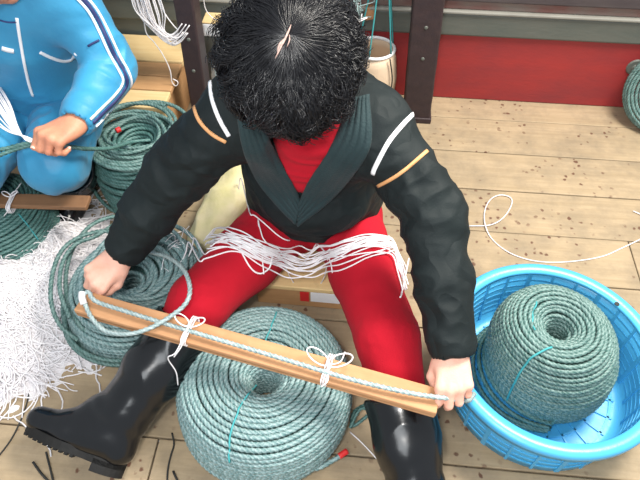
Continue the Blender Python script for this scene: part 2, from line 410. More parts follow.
def ring_strip(name, bv, c, n, width, m, parent, a0=0, a1=2*math.pi, k=60, **kw):
    """a tape round a limb: plane through c with normal n"""
    n = nrm(n); u = nrm(np.cross(n, [.3, .2, 1])); w2 = np.cross(n, u); pts = []; nm = []
    for t in np.linspace(a0, a1, k):
        d = u*math.cos(t)+w2*math.sin(t); h = bv.ray_cast(Vector(c), Vector(d))
        if h[0] is None or h[3] > .16: continue
        q = np.array(h[1]); q = q if q@d > 0 else -q; pts.append(np.array(h[0])); nm.append(q)
    nm = np.array(nm); pts = np.array(pts)
    for _ in range(3): nm[1:-1] = nrm(nm[:-2]+nm[1:-1]+nm[2:]); pts[1:-1] = (pts[:-2]+2*pts[1:-1]+pts[2:])/4
    return strip(name, pts, nm, width, m, parent, **kw)
# ================================================================ SETTING
TH = R(-5.3); UD = A(math.cos(TH), math.sin(TH), 0); VD = A(-math.sin(TH), math.cos(TH), 0); W0 = A(.473, 2.02, 0)
def W(u, v, z=0): return W0+UD*u+VD*v+A(0, 0, z)      # u along the wall, v away from the camera
floor = thing('floor', W(0, -.9), kind='structure', rz=TH)
_pc = {}
def plank(L, wd, th, name='plank'):
    key = (L, wd, th)
    if key not in _pc:
        mb = MB().box((0, 0, -th/2), (L, wd, th)); me = bpy.data.meshes.new(name)
        me.from_pydata([tuple(v) for v in mb.v[0]], [], mb.f); _pc[key] = me
    return _pc[key]
def put_local(name, me, m, parent, loc, bevel=.003, rot=(0, 0, 0)):
    if not me.materials: me.materials.append(m)
    o = bpy.data.objects.new(name, me); C.objects.link(o); o.parent = parent; o.location = loc; o.rotation_euler = rot
    if bevel: b = o.modifiers.new('bevel', 'BEVEL'); b.width = bevel; b.segments = 2
    return o
rows = [(-.08, .205)]; v = .125
while v < 2.5: rows.append((v, .196)); v += .196
for i, (v0, wd) in enumerate(rows):
    x = -2.4+[.0, .9, -.35, .55, -.7][i % 5]-.9
    for L in (2.0, 2.6, 2.0):
        dz = random.uniform(-.0015, .001)
        put_local('plank', plank(L-.004, wd-.0035, .03), M['floor'], floor, (x+L/2, .9-v0-wd/2, dz))
        x += L
wall = thing('wall_back', W(0, 0), kind='structure', rz=TH)
def wl(name, u0, u1, z0, z1, v0, v1, m, bev=.004):
    mb = MB().box(((u0+u1)/2, (v0+v1)/2, (z0+z1)/2), (u1-u0, v1-v0, z1-z0)); me = bpy.data.meshes.new(name)
    me.from_pydata([tuple(v) for v in mb.v[0]], [], mb.f); return put_local(name, me, m, wall, (0, 0, 0), bev)
wl('green_panel', -2.6, -.78, 0, .32, 0, .03, M['green_wall']); wl('red_panel', -.777, 2.4, 0, .32, 0, .03, M['red_wall'])
wl('green_rail', -2.6, 2.4, .285, .375, -.014, .03, M['green_wall'], .008)
wl('rail_cap', -2.6, 2.4, .375, .385, -.022, .03, M['cap'], .003)
wl('worn_board', -2.6, 2.4, .385, .418, -.004, .03, M['mottle'])
wl('dark_board', -2.6, 2.4, .421, .62, -.016, .03, M['dark_wall']); wl('dark_board', -2.6, 2.4, .623, .80, -.012, .03, M['dark_wall'])
wl('dark_board', -2.6, 2.4, .803, 1.0, -.012, .03, M['dark_wall'])
# bolt on the red panel
mb = MB().lathe([(0, .012), (.012, .011), (.016, .006), (.03, .005), (.034, 0), (.034, -.004)], n=20)
me = bpy.data.meshes.new('bolt'); me.from_pydata([(v[0], -v[2], v[1]) for v in mb.v[0]], [], mb.f)
put_local('bolt', me, M['green_wall'], wall, (.72, 0, .185), 0)
# two dark posts
def post(base, lean, wd, dp, H, label):
    t = thing('wooden_post', base, label, 'post', 'dark posts in front of the wall')
    n = 24; V = []
    for i in range(n+1):
        z = H*i/n; c = base+np.array(lean)*z
        for sx, sy in ((-1, -1), (1, -1), (1, 1), (-1, 1)):
            q = UD*sx*wd/2+VD*sy*dp/2; V.append(c+q*(1+.015*math.sin(i*2.1+sx))+A(0, 0, z))
    f = [(3, 2, 1, 0), tuple(4*n+k for k in range(4))]
    for i in range(n):
        for k in range(4): f.append((4*i+k, 4*i+(k+1) % 4, 4*i+4+(k+1) % 4, 4*i+4+k))
    o = meshobj('shaft', V, f, M['post'], t, False); b = o.modifiers.new('bevel', 'BEVEL'); b.width = .006; b.segments = 2; b.limit_method = 'ANGLE'
    mb = MB()
    mb.box(base+A(0, 0, .012), (wd*1.08, dp*1.15, .024), TH); mb.build('foot_block', M['post'], t, bevel=.004)
    for z in (.28, .4):
        p = base+np.array(lean)*z+A(0, 0, z)-VD*(dp/2)
        mb = MB().lathe([(0, .004), (.005, .003), (.007, 0), (.007, -.003)], n=10); v = mb.v[0]; v = np.stack([v[:, 0], -v[:, 2], v[:, 1]], -1)+p; MBx = MB().add(v, mb.f); MBx.build('nail_head', M['green_wall'], t)
post(P(416, 116, 0), (-.035, .02, 0), .104, .08, 1.0, 'dark brown wooden post standing right of the woman, its foot visible on the planks')
post(P(206, 128, 0), (.020, .02, 0), .064, .08, 1.0, 'dark brown wooden post standing behind the left sleeve of the woman in navy')
# platform of pale timbers along the wall, left
plat = thing('timber_platform', W(-1.6, -.3), 'low platform of pale yellow and orange planks behind the person in blue', 'platform', rz=TH)
def pl(name, u0, u1, v0, v1, z0, z1, m):
    mb = MB().box(((u0+u1)/2, (v0+v1)/2, (z0+z1)/2), (u1-u0, v1-v0, z1-z0)); me = bpy.data.meshes.new(name)
    me.from_pydata([tuple(q) for q in mb.v[0]], [], mb.f); put_local(name, me, m, plat, (0, 0, 0), .004)
pl('plank', -.9, .63, .12, .285, .20, .225, M['pale']); pl('plank', -.9, .63, .035, .115, .2, .22, M['orange']); pl('plank', -.9, .63, -.05, .03, .2, .22, M['orange']); pl('plank', -.9, .63, -.15, -.055, .2, .22, M['pale'])
pl('front_board', -.9, .63, -.14, -.12, .0, .197, M['pale']); pl('bearer', -.88, -.82, -.12, .28, 0, .197, M['orange']); pl('bearer', .55, .61, -.12, .28, 0, .197, M['orange'])

# ================================================================ ROPE COILS
def coil_path(c, prof, d, jit=.0015, jf=7, lean=(0, 0), seed=0, a0=0, ecc=0, rad_scale=None):
    """prof: polyline in (radius, height); one continuous rope walks along it, one turn per d"""
    r_ = np.random.default_rng(seed); prof = np.array(prof, float)
    q = smoothpath(np.c_[prof, np.zeros(len(prof))], .002)[:, :2]
    L = np.r_[0, np.cumsum(np.linalg.norm(np.diff(q, axis=0), axis=1))]; turns = L[-1]/d
    th = []; t = 0.
    while t < turns:
        s = t*d; r = np.interp(s, L, q[:, 0]); th.append((t, r, np.interp(s, L, q[:, 1]))); t += .0052/(2*math.pi*max(r, .02))
    th = np.array(th); n = len(th); k = int(turns*jf)+4
    jr = np.interp(th[:, 0], np.linspace(0, turns, k), r_.normal(0, jit, k)); jz = np.interp(th[:, 0], np.linspace(0, turns, k), r_.normal(0, jit, k))
    ker = np.hanning(15); ker /= ker.sum(); jr = np.convolve(np.pad(jr, 7, 'edge'), ker, 'valid'); jz = np.convolve(np.pad(jz, 7, 'edge'), ker, 'valid')
    a = a0+2*math.pi*th[:, 0]; r = th[:, 1]+jr; z = np.maximum(th[:, 2]+jz, d*.5)
    r = r*(1+ecc*np.cos(2*a+.6))
    return np.stack([c[0]+r*np.cos(a)+lean[0]*z, c[1]+r*np.sin(a)+lean[1]*z, c[2]+z], -1)
def arc_over(bv, p0, p1, r=.003, up=.003, n=30):
    """cord laid over an object from p0 to p1 (world xy), dropped on its surface"""
    out = []
    for t in np.linspace(0, 1, n):
        q = np.array(p0)*(1-t)+np.array(p1)*t; h = bv.ray_cast(Vector((q[0], q[1], 1.4)), Vector((0, 0, -1)))
        out.append([q[0], q[1], (h[0].z if h[0] else 0)+up])
    return np.array(out)
def px_cord(name, bv, poly, r, m, parent, lift=.003):
    q = smoothpath(np.c_[np.array(poly, float), np.zeros(len(poly))], 3)[:, :2]; pts = []
    for x, y in q:
        p, n = cast(bv, x, y)
        if p is not None:
            if n@(p-CO) > 0: n = -n
            pts.append(p+n*lift)
    if len(pts) < 2: print('px_cord missed', name, poly); return None
    p = smoothpath(np.array(pts)[::2] if len(pts) > 5 else np.array(pts), .005); v, f = tube1(p, r, 6); return meshobj(name, v, f, m, parent)
# centre coil
c1 = P(266, 380, .17); c1 = A(c1[0]-.012, c1[1]-.002, 0)
prof1 = [(.192, .008), (.209, .045), (.212, .09), (.209, .14), (.195, .182), (.16, .204), (.115, .211), (.078, .203), (.052, .18), (.042, .14), (.042, .03)]
t = thing('rope_coil', c1, 'large flat-topped pale green rope coil standing under the long wooden board', 'rope coil')
cc = rope_mesh('wound_rope', coil_path(c1, prof1, .0125, .0013, seed=1, lean=(.05, .02)), .0069, M['rope'], t)
bv1 = bvh_of(cc)
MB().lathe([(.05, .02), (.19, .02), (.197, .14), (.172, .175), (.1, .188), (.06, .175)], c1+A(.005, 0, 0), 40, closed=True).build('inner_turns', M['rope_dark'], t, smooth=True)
px_cord('binding_cord', bv1, [(277, 312), (270, 330), (262, 350)], .0022, M['teal'], t)
px_cord('binding_cord', bv1, [(256, 384), (243, 402), (233, 425), (229, 450), (230, 462)], .0022, M['teal'], t)
endp = smoothpath(np.array([c1+A(.16, -.14, .06), c1+A(.187, -.115, .05), c1+A(.205, -.085, .045), c1+A(.212, -.06, .045)]), .005)
e = PP([(300, 470, .05), (318, 468, .05), (330, 462, .05), (340, 456, .05)]); e = smoothpath(e, .005)
rope_mesh('loose_rope_end', e, .0066, M['rope'], t, flat=False)
v, f = tube1(smoothpath(PP([(339, 456.5, .05), (347, 451, .05)]), .004), .0078, 8); meshobj('red_end_tape', v, f, M['red_tape'], t)

# tub with lattice sides
tc = P(553, 350, .19); tc = A(tc[0], tc[1], 0); TR = .270; TH_ = .19
tub = thing('plastic_tub', tc, 'wide round blue plastic basket tub standing on the planks, right', 'tub')
mb = MB(); zb = .012; rb = .232
def rw(z): return rb+(TR-.03-rb)*(z-zb)/(TH_-zb)
mb.lathe([(0, zb-.004), (rb-.004, zb-.004), (rb+.002, zb), (rw(TH_*.5)+.002, TH_*.5), (rw(TH_)+.002, TH_-.002), (rw(TH_)-.003, TH_-.002), (rw(TH_*.5)-.003, TH_*.5), (rb-.004, zb+.004), (rb-.03, zb+.001), (0, zb+.001)], tc, 120)
mb.build('basin', M['tub'], tub, smooth=True)
mb = MB().lathe([(rw(TH_)-.006, TH_-.004), (rw(TH_)-.003, TH_+.004), (TR-.014, TH_+.007), (TR-.004, TH_+.004), (TR, TH_-.004), (TR-.001, TH_-.02), (TR-.006, TH_-.02), (TR-.007, TH_-.006), (rw(TH_)+.004, TH_-.008)], tc, 120, closed=True)
mb.build('rim', M['tub'], tub, smooth=True)
for k, z in enumerate(np.linspace(.04, .16, 6)):
    for s in (1, -1):
        r = rw(z)+s*.0015-(.0005 if s < 0 else 0); MB().lathe([(r-.0025, z-.0035), (r+.0025, z-.0035), (r+.0025, z+.0035), (r-.0025, z+.0035)], tc, 96, closed=True).build('hoop_rib', M['tub'], tub, smooth=False)
for k in range(24):
    a = 2*math.pi*k/24; ca, sa = math.cos(a), math.sin(a)
    for s in (1, -1):
        wdt = .007 if k % 3 else .012
        p0 = tc+A(ca*(rw(zb)+s*.003), sa*(rw(zb)+s*.003), zb+.004); p1 = tc+A(ca*(rw(TH_)+s*.003), sa*(rw(TH_)+s*.003), TH_-.006)
        d = p1-p0; L = np.linalg.norm(d); z_ = d/L; y_ = A(-sa, ca, 0); x_ = np.cross(y_, z_)
        MB().box((p0+p1)/2, (.006, wdt, L), M=np.stack([x_, y_, z_], 1)).build('side_rib', M['tub'], tub)
for r in (.05, .1, .15, .195):
    MB().lathe([(r-.003, zb), (r+.003, zb), (r+.003, zb+.005), (r-.003, zb+.005)], tc, 72, closed=True).build('floor_ring', M['tub'], tub)
for k in range(24):
    a = 2*math.pi*k/24; MB().box(tc+A(math.cos(a)*.125, math.sin(a)*.125, zb+.0025), (.16, .005, .005), a).build('floor_rib', M['tub'], tub)
hp = cast(bvh_of([o for o in tub.children if o.name.startswith('rim')][0]), 617, 304)[0]
if hp is not None:
    MB().lathe([(0, .0015), (.0062, .0015), (.0065, 0)], hp, 20).build('hanging_hole', M['cord'], tub, smooth=False)
# coil in tub, slumped to the left
c2 = P(547, 378, .03); c2 = A(c2[0]-.008, c2[1]+.012, .02)
prof2 = [(.110, .008), (.141, .03), (.152, .07), (.155, .12), (.151, .17), (.138, .215), (.115, .25), (.088, .266), (.06, .262), (.038, .238), (.028, .19), (.026, .05)]
t = thing('rope_coil', c2, 'tall domed dark green rope coil standing inside the blue tub', 'rope coil')
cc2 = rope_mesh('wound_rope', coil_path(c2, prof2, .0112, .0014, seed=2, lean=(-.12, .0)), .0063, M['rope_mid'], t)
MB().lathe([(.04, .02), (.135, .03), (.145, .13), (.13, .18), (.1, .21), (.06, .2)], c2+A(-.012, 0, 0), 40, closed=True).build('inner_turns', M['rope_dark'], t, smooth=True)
bv2 = bvh_of(cc2)
px_cord('binding_cord', bv2, [(536, 300), (533, 318), (535, 330)], .0022, M['teal'], t)
px_cord('binding_cord', bv2, [(552, 348), (535, 355), (520, 372), (507, 400)], .0028, M['teal'], t)
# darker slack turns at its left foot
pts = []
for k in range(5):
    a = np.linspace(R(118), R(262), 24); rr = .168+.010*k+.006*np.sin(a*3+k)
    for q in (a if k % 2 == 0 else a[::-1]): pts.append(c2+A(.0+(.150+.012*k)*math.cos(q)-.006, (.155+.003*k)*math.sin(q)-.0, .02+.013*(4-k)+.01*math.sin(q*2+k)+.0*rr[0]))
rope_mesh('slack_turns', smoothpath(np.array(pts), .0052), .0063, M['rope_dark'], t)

# left coil on floor between the blue knees
c3 = A(-1.0, 1.235, 0)
prof3 = [(.14, .008), (.165, .04), (.172, .09), (.165, .14), (.14, .185), (.10, .205), (.07, .195), (.045, .16), (.04, .05)]
t = thing('rope_coil', c3, 'dark green rope coil at left edge beneath a short brown board', 'rope coil')
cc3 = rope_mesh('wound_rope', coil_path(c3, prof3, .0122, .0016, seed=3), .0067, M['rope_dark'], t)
MB().lathe([(.055, .02), (.145, .03), (.155, .13), (.13, .165), (.1, .18), (.06, .165)], c3, 40, closed=True).build('inner_turns', M['rope_dark'], t, smooth=True)
px_cord('binding_cord', bvh_of(cc3), [(18, 214), (28, 226), (38, 240)], .002, M['teal'], t)

# coil behind, messy top
c4 = A(-.585, 1.47, 0)
prof4 = [(.13, .008), (.145, .05), (.148, .12), (.15, .19), (.135, .235), (.10, .25), (.06, .24), (.045, .2), (.045, .08)]
t = thing('rope_coil', c4, 'tall dark green rope coil with tangled loops on top, behind the navy sleeve', 'rope coil')
rope_mesh('wound_rope', coil_path(c4, prof4, .0135, .003, seed=4), .0072, M['rope_dark'], t)
MB().lathe([(.06, .02), (.125, .03), (.13, .18), (.1, .225), (.06, .21)], c4, 40, closed=True).build('inner_turns', M['rope_dark'], t, smooth=True)
def loose_loops(name, c, n, r0, r1, z0, z1, m, parent, seed, rr=.0068, spread=.03, tilt=.25, squash=1.):
    g = np.random.default_rng(seed); K = n*5+4; tt = np.linspace(0, n, int(n*2*math.pi*(r0+r1)/2/.0055))
    def sm(lo, hi, per=5):
        k = n*per//2+4; x = np.linspace(0, n, k); q = g.uniform(lo, hi, k); y = np.interp(tt, x, q); ker = np.hanning(61); ker /= ker.sum(); return np.convolve(np.pad(y, 30, 'edge'), ker, 'valid')
    a = 2*math.pi*tt+1; r = sm(r0, r1, 3); cx = sm(-spread, spread, 2); cy = sm(-spread, spread, 2); z = sm(z0, z1, 3); ta = sm(-tilt, tilt, 2); tb = sm(-tilt, tilt, 2)
    x = cx+r*np.cos(a); y = cy+r*squash*np.sin(a); zz = np.maximum(z+ta*x+tb*y, .01-c[2])
    return rope_mesh(name, np.stack([c[0]+x, c[1]+y, c[2]+zz], -1), rr, m, parent)
loose_loops('tangled_loops', c4+A(.0, 0, .25), 9, .07, .165, 0, .035, M['rope_mid'], t, 5, spread=.03, tilt=.12)
v, f = tube1(smoothpath(PP([(116, 131, .29), (120, 129, .29)]), .003), .009, 8); meshobj('red_end_tape', v, f, M['red_tape'], t)
sl = PP([(96, 150, .2), (88, 165, .14), (90, 180, .08), (97, 195, .05), (108, 207, .03), (118, 213, .02)])
rope_mesh('hanging_strand', smoothpath(sl, .0055), .007, M['rope_dark'], t, flat=False)

# big loose coil under the working hand
c5 = A(-.525, .975, 0)
prof5 = [(.17, .008), (.18, .035), (.18, .07), (.178, .105), (.165, .14), (.14, .168), (.10, .18), (.06, .17), (.035, .14), (.03, .05)]
t = thing('rope_coil', c5, 'large loose green rope coil under the hand holding the board end', 'rope coil')
cc5 = rope_mesh('wound_rope', coil_path(c5, prof5, .0132, .0045, jf=5, seed=6, ecc=.0), .0072, M['rope'], t)
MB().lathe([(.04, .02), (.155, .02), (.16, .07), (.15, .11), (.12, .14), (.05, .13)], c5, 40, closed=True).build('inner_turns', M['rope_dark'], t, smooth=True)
loose_loops('loose_turns', c5+A(-.02, -.005, .03), 9, .155, .195, 0, .06, M['rope_mid'], t, 8, spread=.02, tilt=.1)
loose_loops('top_turns', c5+A(.035, .02, .175), 16, .06, .18, -.01, .035, M['rope'], t, 11, spread=.02, tilt=.12)
# thin white threads tangled over its right side
bv5 = bvh_of(*[o for o in t.children])
g = np.random.default_rng(5)
for k in range(7):
    x, y = g.uniform(165, 195), g.uniform(222, 255); ppx = [(x, y)]
    for j in range(4): x += g.uniform(-14, 14); y += g.uniform(-10, 12); ppx.append((min(max(x, 160), 202), min(max(y, 218), 275)))
    px_cord('white_thread', bv5, ppx, .0011, M['twine'], t, .003)
# coil cut by the right edge
c6 = A(1.30, 1.845, 0)
t = thing('rope_coil', c6, 'grey green rope coil standing on edge against red wall at right', 'rope coil')
# turns run in a vertical disc leaning on the wall
pth = coil_path((0, 0, 0), [(.05, .01), (.08, .03), (.11, .04), (.14, .04), (.155, .02), (.155, -.0)], .013, .001, seed=9)
n_ = nrm(A(-.45, -.80, .35)); x_ = nrm(np.cross([0, 0, 1.], n_)); y_ = np.cross(n_, x_)
pth = pth[:, :1]*x_+pth[:, 1:2]*y_+pth[:, 2:]*n_; pth = pth-A(0, 0, pth[:, 2].min()-.008)
pth = pth+A(c6[0]+.0, c6[1], 0)
rope_mesh('wound_rope', pth, .007, M['rope_mid'], t, flat=False)

# ================================================================ BOARDS
BL, BR = P(80, 300, .322), P(439, 401, .322)
bd = BR-BL; bL = np.linalg.norm(bd); bx = bd/bL; by = A(-bx[1], bx[0], 0); Bm = np.stack([bx, by, A(0, 0, 1)], 1)
t = thing('measuring_board', (BL+BR)/2-A(0, 0, .009), 'long narrow orange-brown wooden board held between both hands of the woman', 'board')
mb = MB().box((BL+BR)/2, (bL, .058, .018), M=Bm)
ob = mb.build('batten', M['board'], None, bevel=.003); ob.parent = t; ob.location = (0, 0, 0)
ob.data.transform(Matrix.Rotation(-math.atan2(bx[1], bx[0]), 4, 'Z')); ob.rotation_euler = (0, 0, math.atan2(bx[1], bx[0]))
me_c = np.mean([v.co for v in ob.data.vertices], axis=0); ob.data.transform(Matrix.Translation(-Vector(me_c)))
zt = .322+.009
# raised lip along the near side of the board (second face seen in the photo)
mb = MB().box((BL+BR)/2-by*.0245+A(0, 0, -.016), (bL-.004, .009, .016), M=Bm); ob2 = mb.build('edge_strip', M['board'], t, bevel=.002)
bb = thing('short_board', P(40, 201, .235), 'short brown board lying across the left dark rope coil', 'board')
q0, q1 = P(-60, 199, .235), P(89, 203, .235); d_ = q1-q0; L_ = np.linalg.norm(d_); dx = d_/L_; dy = A(-dx[1], dx[0], 0)
MB().box((q0+q1)/2, (L_, .048, .016), M=np.stack([dx, dy, A(0, 0, 1)], 1)).build('batten', M['board2'], bb, bevel=.003)
def bow(c, ax, s, label, seed, tails):
    """white twine wrapped round a board with a bow; ax along the board"""
    t = thing('twine_tie', c, label, 'twine', 'white twine knots on boards'); ay = A(-ax[1], ax[0], 0); g = np.random.default_rng(seed)
    for k in range(3):
        o_ = ax*(k-1)*.005; a = np.linspace(0, 2*math.pi, 25); p = []
        for q in a: p.append(c+o_+ay*(.035*math.copysign(abs(math.cos(q))**.5, math.cos(q)))+A(0, 0, -.009+.015*math.copysign(abs(math.sin(q))**.5, math.sin(q))))
        v, f = tube1(np.array(p), .0018, 6); meshobj('wrap', v, f, M['twine'], t)
    for sg in (1, -1):
        a = np.linspace(0, 2*math.pi, 22); d = nrm(ax*sg*.8+ay*.5*(1 if sg > 0 else .6)); e = np.cross([0, 0, 1], d)
        p = [c+A(0, 0, .012)+d*s*(1-math.cos(q))/2*1.1+e*s*.28*math.sin(q)+A(0, 0, .012*math.sin(q/2)) for q in a]
        v, f = tube1(np.array(p), .0017, 6); meshobj('bow_loop', v, f, M['twine'], t)
    for tl in tails:
        v, f = tube1(smoothpath(np.vstack([c+A(0, 0, .012), PP(tl)]), .005), .0015, 6); meshobj('tail', v, f, M['twine'], t)
bow((lambda s: BL+bx*s+A(0, 0, .009))(.285), bx, .035, 'white twine bow tied round the long board near the black boot', 1, [[(182, 345, .335), (174, 357, .31)], [(176, 352, .33), (168, 358, .31), (176, 372, .25), (178, 385, .2)]])
bow((lambda s: BL+bx*s+A(0, 0, .009))(.612), bx, .05, 'white twine bow tied round the long board above the centre coil', 2, [[(328, 380, .335), (321, 387, .33)], [(340, 362, .35), (345, 352, .35)]])
bow(P(12, 200, .243), dx, .022, 'white twine knot tied round the short brown board', 3, [[(16, 190, .25), (21, 183, .25)], [(8, 210, .24), (4, 216, .22)]])
# the measured rope
zr = zt+.0065
rp = PP([(140, 250, .25), (154, 253, .29), (170, 258, .335), (184, 270, .365), (190, 288, .378), (186, 303, .372), (171, 316, .355), (150, 328, .345), (128, 334, .335), (106, 331, .32), (92, 318, .325), (85, 303, .335), (84, 294, .345), (89, 292, .348), (92, 298, .342), (100, 303, zr), (125, 311, zr), (160, 322, zr), (200, 334, zr), (250, 349, zr), (300, 364, zr), (350, 379, zr), (400, 391, zr), (428, 396, zr), (445, 398, zr), (460, 400, .31), (469, 400, .27), (474, 394, .23)])
t = thing('measured_rope', rp[16], 'pale grey green rope laid along the top of the long board', 'rope')
rope_mesh('line', smoothpath(rp, .0052), .0058, M['rope_line'], t, flat=False)
v, f = tube1(smoothpath(PP([(82, 292, .35), (82, 298, .345), (84, 304, .338)]), .004), .0078, 8); meshobj('white_end_tape', v, f, M['twine'], t)
# standing loops at the left of the loose coil
for i, l in enumerate([[(140, 246, .17), (112, 232, .19), (88, 234, .2), (66, 246, .2), (54, 268, .19), (51, 300, .17), (60, 325, .13), (78, 340, .10)], [(118, 222, .17), (96, 236, .2), (76, 244, .21), (63, 262, .2), (60, 290, .19), (70, 318, .16)], [(128, 214, .16), (104, 219, .16), (86, 230, .17), (70, 256, .17), (66, 290, .16), (78, 322, .14), (100, 343, .1)]]):
    p = PP(l); tt_ = [o for o in bpy.data.objects if o.get('label', '').startswith('large loose green')][0]
    rope_mesh('standing_loop', smoothpath(p, .0055), .0068, M['rope_mid'], tt_, flat=False)
# ================================================================ PEOPLE
def basis(fwd, up):
    f = nrm(fwd); s = nrm(np.cross(f, up)); u = np.cross(s, f); return s, f, u       # side (right), forward, up
def head(S, c, fwd, up, k=.012):
    s, f, u = basis(fwd, up); c = np.array(c, float); Mx = np.stack([s, f, u])
    q = lambda a, b, d: c+s*a+f*b+u*d
    S.ell(c, (.074, .093, .088), Mx, k); S.ell(q(0, .028, -.048), (.056, .060, .066), Mx, .02)
    S.cone(q(-.012, .068, -.098), q(.012, .068, -.098), .018, .018, .02)                       # chin
    for g in (1, -1):
        S.cone(q(g*.052, -.005, -.055), q(g*.02, .06, -.096), .014, .014, .02)                  # jaw
        S.ell(q(g*.038, .066, -.028), (.02, .018, .016), Mx, .012)                              # cheek
        S.cone(q(g*.014, .088, .012), q(g*.045, .076, .01), .008, .007, .01)                    # brow
        S.ell(q(g*.031, .092, -.006), (.014, .010, .009), Mx, .008, sub=True)
        S.ell(q(g*.076, -.008, -.016), (.008, .018, .030), Mx, .006); S.ell(q(g*.082, -.004, -.014), (.006, .009, .016), Mx, .004, sub=True)
        S.ell(q(g*.011, .103, -.038), (.008, .009, .007), Mx, .005)
    S.cone(q(0, .088, .005), q(0, .108, -.034), .007, .0095, .008)
    S.cone(q(-.014, .086, -.062), q(.014, .086, -.062), .0075, .0075, .006); S.cone(q(-.012, .084, -.073), q(.012, .084, -.073), .0085, .0085, .005)
    S.ell(q(0, .098, -.067), (.024, .006, .0022), Mx, .003, sub=True)
def face_parts(par, c, fwd, up):
    s, f, u = basis(fwd, up); c = np.array(c, float); q = lambda a, b, d: c+s*a+f*b+u*d
    for g in (1, -1):
        mb = MB().lathe([(max(.0115*math.sin(t), 0), .0115*math.cos(t)) for t in np.linspace(0, math.pi, 12)], q(g*.031, .080, -.006), 16); e = mb.build('eye', M['eye'], par, smooth=True)
        a = np.linspace(0, 2*math.pi, 16, endpoint=False); o = q(g*.031, .0913, -.007)
        v = [o]+[o+s*.005*math.cos(t)+u*.005*math.sin(t)-f*.0008 for t in a]; meshobj('iris', v, [(0, i+1, (i+1) % 16+1) for i in range(16)], M['cord'], e)
        br = smoothpath(np.array([q(g*.014, .0955, .015), q(g*.03, .094, .022), q(g*.048, .080, .016)]), .003); v, fc = tube1(br, .0028, 6); meshobj('eyebrow', v, fc, M['hair'], par)
def hand(S, w_, fwd, side, curls, spread=.0, k=.009, sc=1.0, thumb=None, fl=(.073, .083, .077, .060), arc=.10):
    """w_ wrist, side = towards the thumb. returns fingertips. curls: 3 bend angles per finger in degrees"""
    f = nrm(fwd); sd = nrm(np.array(side)-f*np.dot(side, f)); n = np.cross(sd, f)
    if n[2] < 0: n = -n
    w_ = np.array(w_, float); q = lambda a, b, c: w_+(sd*a+f*b+n*c)*sc
    kn = [q(.031, .086, -.001), q(.0105, .091, .003), q(-.0105, .087, .001), q(-.030, .078, -.005)]
    S.cone(q(0, -.03, 0), q(0, .012, 0), .027*sc, .028*sc, .02, flat=(n, .72))
    for i, p in enumerate(kn):
        S.cone(q((.016, .005, -.006, -.016)[i], .012, -.003), p-n*.002, .0155*sc, .0118*sc, .012)
    S.ell(q(.024, .034, -.012), (.018*sc, .030*sc, .015*sc), np.stack([sd, f, n]), .014)       # thumb mound
    S.ell(q(-.02, .036, -.010), (.014*sc, .034*sc, .013*sc), np.stack([sd, f, n]), .014)
    tips = []
    for i, p in enumerate(kn):
        L = np.array([.46, .30, .24])*fl[i]*sc; ang = 0; pos = p; r = [.0102, .0092, .0086, .0074]
        sp = (1.5-i)*spread; d0 = nrm(f+sd*sp); pts = [p]
        for j in range(3):
            ang += R(curls[i][j]); pos = pos+(d0*math.cos(ang)-n*math.sin(ang))*L[j]; pts.append(pos)
        rs = [x*sc*(1 if i < 3 else .88) for x in r]; S.cone(pts[0], pts[1], rs[0]*1.06, rs[1], .006); S.cone(pts[1], pts[2], rs[1], rs[2], .002); S.cone(pts[2], pts[3], rs[2], rs[3], .002)
        tips.append((pts, rs[3], n, d0, ang))
    tb = thumb or [(.034, .030, -.012), (.050, .058, -.022), (.046, .084, -.036), (.036, .103, -.044)]
    tp = [q(*x) for x in tb]; S.chain(tp, [.0145*sc, .0118*sc, .0105*sc, .0085*sc], .006)
    tips.append((tp, .0085*sc, n, nrm(tp[-1]-tp[-2]), 0)); return tips
def nails(tips, par, m):
    for pts, r, n, d0, ang in tips:
        d = nrm(pts[-1]-pts[-2]); sd = nrm(np.cross(d, n)); up = nrm(np.cross(sd, d)); up = up if up@n > -.2 else -up
        o = pts[-1]+up*(r*.82)+d*r*.25; v = []; fc = []
        for i in range(5):
            for j in range(5):
                a, b = (i-2)/2, (j-2)/2; v.append(o+sd*a*r*.72*(1-.25*abs(b)**3)+d*b*r*.75-up*(a*a*.28+.12*b*b)*r+up*.0006)
        for i in range(4):
            for j in range(4): fc.append((i*5+j, i*5+j+1, i*5+j+6, i*5+j+5))
        meshobj('fingernail', v, fc, m, par)
M['scalp'] = pm('scalp', (.62, .42, .36), (.30, .2, .18), 220, .6, .3, 300)
M['nail'] = pm('nail', (.80, .50, .42), (.76, .46, .38), 30, .3, 0, 1)

# ---------------------------------------------------------------- woman in navy jacket and red trousers
hc = P(290, 57, .875); hf, hu = A(0, -.62, -.785), A(0, -.785, .62)
sR, sL = A(-.170, 1.03, .71), A(.120, 1.02, .675)       # shoulders (image left / right)
eR, wR = A(-.336, 1.0, .54), P(121, 254, .365)
eL, wL = A(.247, .865, .535), P(452, 348, .368)
pel = A(-.02, 1.20, .235); chest = A(-.012, 1.10, .58)
hipR, hipL = A(-.105, 1.16, .20), A(.075, 1.16, .20)
knR, knL = P(199, 303, .262), P(388, 340, .265)
anR = P(117, 428, .105); anL = P(418, 500, .11)
woman = thing('person', (-.02, 1.17, 0), 'woman in navy quilted jacket, red trousers and black boots, bent over the long board', 'person')
S = SDF((-.80, .36, 0), (.52, 1.42, 1.02), .0036)
S.chain([pel+A(0, 0, -.02), A(-.018, 1.17, .38), chest], [.105, .095, .11], .04, flat=((0, 1, 0), .75))
S.cone(sR+A(.04, .02, -.02), sL+A(-.04, .02, -.02), .055, .055, .04); S.cone(A(-.01, 1.05, .70), hc-hu*.06+hf*-.02, .048, .046, .03)
for s_, e_, w__ in ((sR, eR, wR), (sL, eL, wL)):
    S.cone(s_, e_, .045, .036, .02); S.cone(e_, e_*.7+w__*.3, .038, .036, .015); S.cone(e_*.7+w__*.3, w__, .036, .025, .015)
